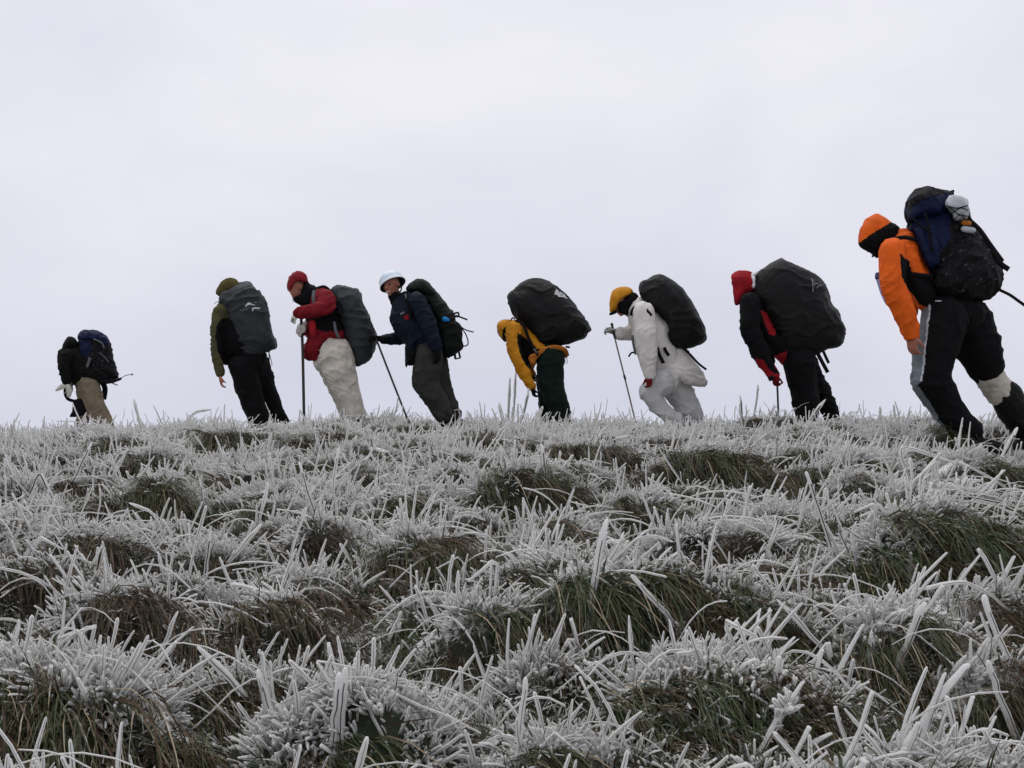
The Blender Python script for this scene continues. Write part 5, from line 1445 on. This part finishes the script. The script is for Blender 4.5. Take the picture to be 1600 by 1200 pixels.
# ---- tall iced stalks that stand out one by one
STALKS = [   # base -> tip in photograph pixels, ice width in pixels, stem darkness 0..1, label
    ([(921, 1000), (928, 920), (947, 818)], 15, .5, 'tallest straight thick-iced blade standing in the centre of the slope'),
    ([(842, 800), (857, 765), (852, 735), (848, 698)], 8, .9, 'dark kinked iced twig standing left of the tallest blade'),
    ([(958, 965), (983, 893), (1012, 962)], 13, .6, 'thick iced inverted V right of the tallest straight blade'),
    ([(1068, 992), (1030, 945), (986, 897)], 11, .6, 'long slanting iced blade running down right from the inverted V tip'),
    ([(404, 1116), (365, 1060), (324, 1008)], 15, .5, 'thick slanting iced rod leaning left above the lower left tussock'),
    ([(446, 1180), (420, 1115), (401, 1058)], 15, .6, 'slanting iced rod just right of the left-leaning thick rod'),
    ([(243, 1040), (262, 1000), (283, 955)], 9, .4, 'slim right-leaning iced blade above the black-bellied tussock'),
    ([(517, 1195), (524, 1120), (530, 1060)], 17, .7, 'tall double-wide iced blade in the white bottom clump'),
    ([(533, 1110), (524, 1060), (515, 1014)], 14, .7, 'left-leaning iced tip atop the white bottom clump'),
    ([(527, 1190), (536, 1110), (543, 1046)], 16, .7, 'right tall iced blade of the white bottom clump'),
    ([(1082, 842), (1125, 813), (1168, 812), (1210, 838)], 8, .3, 'arched iced straw bridging a hollow right of centre'),
    ([(1398, 1060), (1420, 990), (1432, 944)], 15, .5, 'thick bent iced blade standing at the lower right'),
    ([(1354, 1080), (1360, 1035), (1362, 992)], 13, .6, 'shorter upright iced blade left of the thick bent one'),
    ([(1602, 1082), (1572, 1012), (1546, 940)], 14, .4, 'long iced blade leaning left at the right edge'),
    ([(1602, 1180), (1560, 1090), (1535, 1032)], 14, .6, 'lower long iced blade leaning left at the right edge'),
    ([(1322, 1055), (1265, 990), (1213, 937)], 11, .6, 'long straight iced stem falling right from a broken top'),
    ([(1180, 972), (1240, 955), (1303, 945)], 14, .2, 'thick nearly horizontal iced rod pointing right'),
    ([(1602, 978), (1550, 930), (1505, 906), (1428, 918)], 8, .2, 'thin broken straw bent left across the shaggy right tussock'),
    ([(1395, 868), (1470, 846), (1540, 850), (1602, 884)], 10, .5, 'upper long iced arch over the shaggy right tussock'),
    ([(1430, 866), (1520, 872), (1602, 922)], 9, .5, 'lower long iced arch over the shaggy right tussock'),
    ([(1374, 865), (1376, 825), (1374, 792)], 10, .6, 'upright iced blade at the left root of the long arches'),
    ([(1422, 856), (1430, 830), (1437, 806)], 9, .6, 'short iced blade between the long arches and the green tuft'),
    ([(1440, 805), (1421, 755), (1405, 694), (1490, 722)], 7, .8, 'angular broken iced stem under the orange hiker'),
    ([(1602, 782), (1545, 748), (1488, 720)], 6, .6, 'long thin iced straw sloping to the right edge'),
    ([(1312, 888), (1278, 805), (1252, 738)], 7, .9, 'long thin left-leaning iced stem in the right middle ground'),
    ([(1336, 884), (1305, 816), (1372, 858)], 6, .9, 'small angular iced inverted V in the right middle ground'),
    ([(1552, 750), (1575, 705), (1592, 672)], 10, .9, 'thick-iced dark stem below the boot at the right edge'),
    ([(1178, 1205), (1205, 1150), (1222, 1120), (1242, 1098)], 16, .5, 'knobbly iced branch with white lobes at the bottom right of centre'),
    ([(1255, 1205), (1232, 1175), (1208, 1148)], 12, .3, 'iced side shoot below the knobbly branch'),
    ([(995, 1205), (968, 1140), (940, 1085), (902, 1048)], 7, .2, 'right one of two pale curved blades over the lower centre tussock'),
    ([(958, 1205), (938, 1125), (906, 1052)], 6, .3, 'left one of two pale curved blades over the lower centre tussock'),
    ([(958, 1084), (984, 1010), (996, 1068)], 7, .6, 'narrow iced inverted V hanging before the lower centre tussock'),
    ([(808, 1205), (814, 1120), (822, 1062)], 13, .2, 'pale upright iced blade left of the lower centre tussock'),
    ([(106, 772), (122, 730), (137, 694)], 7, .9, 'dark-lined leaning iced stem at the left below the leftmost hiker'),
    ([(32, 802), (48, 768), (63, 736), (88, 792)], 8, .9, 'dark broken iced stem near the left edge'),
    ([(324, 822), (318, 785), (315, 752)], 5, 1, 'thin dark upright twig just above the dark iced stem on the left'),
    ([(317, 922), (322, 880), (327, 834)], 8, .9, 'dark upright iced stem below the thin twig on the left'),
    ([(173, 860), (182, 838), (191, 821)], 10, .6, 'stubby right-leaning iced rod at the left'),
    ([(268, 862), (240, 800), (205, 787)], 6, .2, 'drooping pale iced arch over the big brown left tussock'),
    ([(332, 912), (365, 868), (402, 823)], 9, .4, 'long right-leaning iced blade left of centre'),
    ([(524, 812), (518, 760), (527, 702)], 7, .8, 'twin-lined tall iced stem below the helmeted hiker'),
    ([(502, 828), (486, 782), (470, 724)], 6, 1, 'dark bare twig crossing left of the twin-lined stem'),
    ([(226, 692), (217, 655), (210, 626)], 6, .6, 'slim iced spike on the skyline right of the leftmost hiker'),
    ([(286, 662), (308, 642), (328, 640)], 6, .3, 'short hooked iced straw on the skyline left of the olive hiker'),
    ([(808, 676), (820, 642), (826, 610)], 6, .9, 'curved iced twig before the sleeve of the yellow bent-over hiker'),
    ([(794, 662), (796, 625), (797, 594)], 6, .6, 'tall upright skyline stalk left of the yellow bent-over hiker'),
    ([(803, 640), (805, 610), (806, 585)], 5, .6, 'tallest thin skyline stalk beside the upright one'),
    ([(1164, 678), (1158, 648), (1154, 620)], 6, .9, 'dark iced twig at the crest left of the red-hooded hiker\'s pole'),
    ([(1178, 650), (1182, 625), (1183, 603)], 5, .6, 'thin skyline stalk left of the red-hooded hiker'),
    ([(1246, 684), (1268, 655), (1287, 627)], 8, 1, 'dark slanting iced twig before the red-hooded hiker\'s legs'),
]
def stem_material(k):
    m, n, l, b = new_mat('stem %.1f' % k)
    b.inputs['Base Color'].default_value = (0.10 - .085 * k, 0.085 - .073 * k, 0.06 - .05 * k, 1); b.inputs['Roughness'].default_value = .8
    tc = n.new('ShaderNodeTexCoord'); no = n.new('ShaderNodeTexNoise'); no.inputs['Scale'].default_value = 120
    l.new(tc.outputs['Object'], no.inputs['Vector'])
    bp = n.new('ShaderNodeBump'); bp.inputs['Strength'].default_value = .4; bp.inputs['Distance'].default_value = .002
    l.new(no.outputs['Fac'], bp.inputs['Height']); l.new(bp.outputs['Normal'], b.inputs['Normal'])
    return m
STEM = {}
for (pts, wpx, dark, lab) in STALKS:
    bx, by = ground_hit(*pts[0])
    for _ in range(4):                                   # root on the bumpy surface, not on the mean slope
        gz = float(height(np.array([bx]), np.array([by]))[0])
        hz = at(pts[0][0], pts[0][1], by)
        by = np.clip(by + (gz - hz[2]) * -1.5, 1.7, 10.5); bx = at(pts[0][0], pts[0][1], by)[0]
    P = np.array([at(px, py, by) for px, py in pts])
    P[:, 1] += np.linspace(0, 1, len(P)) * np.linalg.norm(P[-1] - P[0]) * random.uniform(-.25, .15)
    gz = float(height(np.array([P[0, 0]]), np.array([P[0, 1]]))[0])
    if P[0, 2] > gz - .005:                               # run the stem down into the turf
        dd = P[0] - P[1]; dd /= np.linalg.norm(dd); dd[2] = min(dd[2], -.35)
        P = np.vstack([P[0] + dd * (P[0, 2] - gz + .02) / -dd[2], P])
    # dense path: sharp at breaks (3+ points given with a reversal), gently wavy elsewhere
    seg = [np.linspace(P[i], P[i + 1], 5)[:-1] for i in range(len(P) - 1)]
    Q = np.vstack(seg + [P[-1:]])
    Q[1:-1] = .5 * Q[1:-1] + .25 * (Q[:-2] + Q[2:])
    w = np.array([wpx / F * by * .78])
    Q[1:] += (rng.random(Q[1:].shape) - .5) * w * .25
    loc = (float(P[0, 0]), float(P[0, 1]), gz)
    th = Thing('iced_stalk', loc, lab, 'grass stalk', 'iced stalks standing out of the grass')
    ic = [ice_rods(Q[None], w, w * 1.1, np.array([.1 + .3 * (1 - dark)]), np.array([0.0]), nsec=7, cap=.75, root=np.array([.25]))]
    ic[0]['lee'] = np.maximum(ic[0]['lee'], .62)
    if 'lobes' in lab:
        for k in range(26):
            c = Q[-1 - k % 7] + (rng.random(3) - .5) * .012
            dv = unit((rng.random(3) - .5) * np.array([1.6, .8, 1]) + np.array([0.1, 0, .35])) * (.012 + .03 * rng.random())
            ww = .007 + .009 * rng.random()
            ic.append(ice_rods(np.linspace(c, c + dv, 4)[None], np.array([ww]), np.array([ww]), np.array([.3]), np.array([0.0]), nsec=7, cap=.5, root=np.array([0.])))
    emit('ice', ic, 'ice', th.o, loc)
    kd = round(dark, 1)
    if kd not in STEM: STEM[kd] = stem_material(kd)
    T, S_, Fr = frames(Q[None])
    sweep('stem', (Q + Fr[0] * w * .10)[:-1], np.full(len(Q) - 1, float(w[0]) * (.05 + .035 * dark if dark < .85 else .15)), STEM[kd], th.o, loc, n=5)

# ---- short frosted sward between the tussocks
def tus_r(x, y):
    """smallest normalised distance to a tussock, and the signed lee coordinate there"""
    best = np.full(len(x), 9.0); lee = np.zeros(len(x))
    for (tx, ty, R, H) in TUS:
        m = (np.abs(x - tx) < 2.1 * R) & (np.abs(y - ty) < 1.6 * R)
        if m.any():
            r = np.hypot((x[m] - tx) / AX, (y[m] - ty) / AY) / R
            b = best[m]; l_ = lee[m]
            s = r < b
            b[s] = r[s]; l_[s] = ((y[m] - ty) / R / AY)[s]
            best[m] = b; lee[m] = l_
    return best, lee
def scatter(n, y0, y1, margin=.7, half=.53):
    y = np.sqrt(rng.random(n) * (y1 * y1 - y0 * y0) + y0 * y0)
    x = (rng.random(n) * 2 - 1) * (half * y + margin)
    return x, y
def sward(n, y0, y1, sz, far_left=False):
    x, y = scatter(n, y0, y1)
    if far_left:
        m = (x < -2.5) & (x > -9.5); x, y = x[m], y[m]
    r, lee = tus_r(x, y)
    patch = n2(x, y, 2.1, 12) + .35 * (n2(x, y, 7.0, 13) - .5)
    hollow = (r < 1.25) & (lee < -.35)
    free = r > .9
    k = free | (rng.random(len(x)) < .15)
    x, y, patch, hollow = x[k], y[k], patch[k], hollow[k]; N = len(x)
    c = np.stack([x, y, height(x, y)], 1)
    turn = np.stack([.2 + 1.0 * (n2(x, y, 3.0, 22) - .5) + .5 * (rng.random(N) - .5), 1.4 * (n2(x, y, 2.6, 21) - .5) + .5 * (rng.random(N) - .5), 1.2 * (rng.random(N) - .5)], 1)
    size = (.55 + .5 * rng.random(N) + .45 * smooth(.5, .75, patch)) * sz
    far = smooth(5.5, 9, y)
    roll = rng.random(N)
    nearer = smooth(4.8, 3.0, y)
    pa = np.where(hollow, .04, smooth(.42 - .22 * far + .10 * nearer, .66 - .18 * far + .12 * nearer, patch))
    ka = roll < pa
    kb = ~ka & (roll < pa + (1 - pa) * np.where(hollow, .25, .55 - .12 * nearer))
    kd = ~ka & ~kb
    turn_d = np.stack([.3 * rng.random(N), .3 * (rng.random(N) - .5), 6.3 * rng.random(N)], 1)
    rest_pi.append(clump_pts('a', c[ka], turn[ka], size[ka])); rest_pi.append(clump_pts('b', c[kb], turn[kb], size[kb]))
    rest_pg.append(clump_pts('d', c[kd], turn_d[kd], size[kd] * 1.3))
sward(5200, 1.7, 5.0, 1.0)
sward(8000, 5.0, 9.0, 1.15)
sward(4200, 8.6, 11.0, .95)
sward(3600, 11.0, 16.0, 1.5, True)
# scattered longer iced blades, more of them on the skyline
def loners(n, y0, y1, lmin, lmax, rr, sec):
    x, y = scatter(n, y0, y1)
    base = np.stack([x, y, height(x, y) - .01], 1)
    d1 = unit(np.stack([1.3 * (rng.random(n) - .5), .7 * (rng.random(n) - .6), 1 + 0 * x], 1))
    kk = (rng.random(n) < .25)[:, None]
    d2 = unit(np.where(kk, np.stack([(rng.random(n) - .45) * 3, -.4 * rng.random(n), -.7 * rng.random(n)], 1), d1 + .35 * (rng.random((n, 3)) - .5)))
    L = lmin + (lmax - lmin) * rng.random(n) ** 2.2
    P = kinked_paths(base, d1, d2, L, .5 + .3 * rng.random(n), rr)
    P += (.006 * (rng.random(P.shape) - .5)) * np.linspace(0, 1, rr)[None, :, None]
    w = .006 + .009 * rng.random(n)
    return ice_rods(P, w, w * 1.3, rng.random(n) * .5, np.zeros(n), nsec=sec, cap=.7)
rest_ice.append(loners(120, 1.9, 5.0, .10, .28, 7, 7))
rest_ice.append(loners(550, 5.0, 8.6, .10, .26, 6, 4))
rest_ice.append(loners(420, 8.2, 10.6, .10, .30, 6, 4))
# bristling clumps on the skyline between the hikers
for (px, Yk, n, hmax) in ((40, 9.2, 16, .16), (215, 9.0, 26, .24), (262, 9.2, 18, .17), (318, 9.1, 20, .16), (600, 9.0, 22, .17), (745, 9.0, 24, .18), (800, 8.8, 24, .22), (905, 9.2, 22, .17), (960, 9.0, 26, .18),
                          (1105, 9.0, 22, .17), (1160, 8.9, 20, .18), (1340, 8.8, 22, .18), (1405, 7.9, 44, .27), (1535, 7.6, 36, .22), (1590, 7.4, 24, .2), (485, 9.0, 18, .15), (690, 8.9, 18, .14), (1040, 8.8, 22, .15), (1270, 8.8, 22, .15)):
    cx = at(px, 650, Yk)[0]
    bx = cx + .20 * rng.standard_normal(n); by = Yk + .12 * rng.standard_normal(n)
    base = np.stack([bx, by, height(bx, by) - .01], 1)
    d = unit(np.stack([(bx - cx) * 2.2 + .5 * (rng.random(n) - .5), .5 * (rng.random(n) - .6), 1 + 0 * bx], 1))
    L_ = 1.25 * hmax * (.35 + .65 * rng.random(n))
    P = straight_paths(base, d, L_, np.stack([.4 * (rng.random(n) - .5), -.2 * rng.random(n), -.25 * rng.random(n)], 1), 6)
    w = .009 + .011 * rng.random(n)
    rest_ice.append(ice_rods(P, w, w * 1.2, .5 * rng.random(n), np.zeros(n), nsec=4, cap=.7, root=.4 * np.ones(n)))
tag(emit_set('frosted_grass', rest_ice, rest_pi, 'ice'), 'white rime-coated grass covering the slope and crest', 'grass', kind='stuff')

# fine bare and green grass under everything
def under(n, y0, y1, wk):
    x, y = scatter(n, y0, y1, .5)
    r, lee = tus_r(x, y)
    hollow = (r < 1.4) & (lee < -.2)
    k = rng.random(n) < np.where(hollow, 1.0, np.where(r < .8, .25, .75))
    x, y, hollow = x[k], y[k], hollow[k]; N = len(x)
    base = np.stack([x, y, height(x, y) - .005], 1)
    patch = n2(x, y, 1.4, 31)
    flat = .5 + 1.2 * rng.random(N)
    a = rng.random(N) * 2 * np.pi
    d = unit(np.stack([np.cos(a) * flat + .3, np.sin(a) * flat - .3, .25 + .8 * rng.random(N)], 1))
    L = .04 + .09 * rng.random(N)
    P = straight_paths(base, d, L, np.stack([.3 * (rng.random(N) - .5), .3 * (rng.random(N) - .5), -.35 * rng.random(N)], 1), 4)
    rnd = np.clip(np.where(hollow, .1, .35) + .45 * patch + .5 * (rng.random(N) - .5), 0, 1)
    fr_ = np.where(rng.random(N) < np.where(hollow, .25, .6), .4 + .6 * rng.random(N), 0)
    return ribbons(P, (.0030 + .0035 * rng.random(N)) * wk, rnd, fr_)
rest_grass.append(under(20000, 1.7, 5.0, .8))
rest_grass.append(under(9000, 5.0, 9.5, 1.6))
tag(emit_set('bare_grass', rest_grass, rest_pg, 'grass'), 'thin brown and green unfrosted grass in the hollows of the slope', 'grass', kind='stuff')
print('tussocks', len(TUS), 'labelled', sum(1 for q in LABELLED if q))
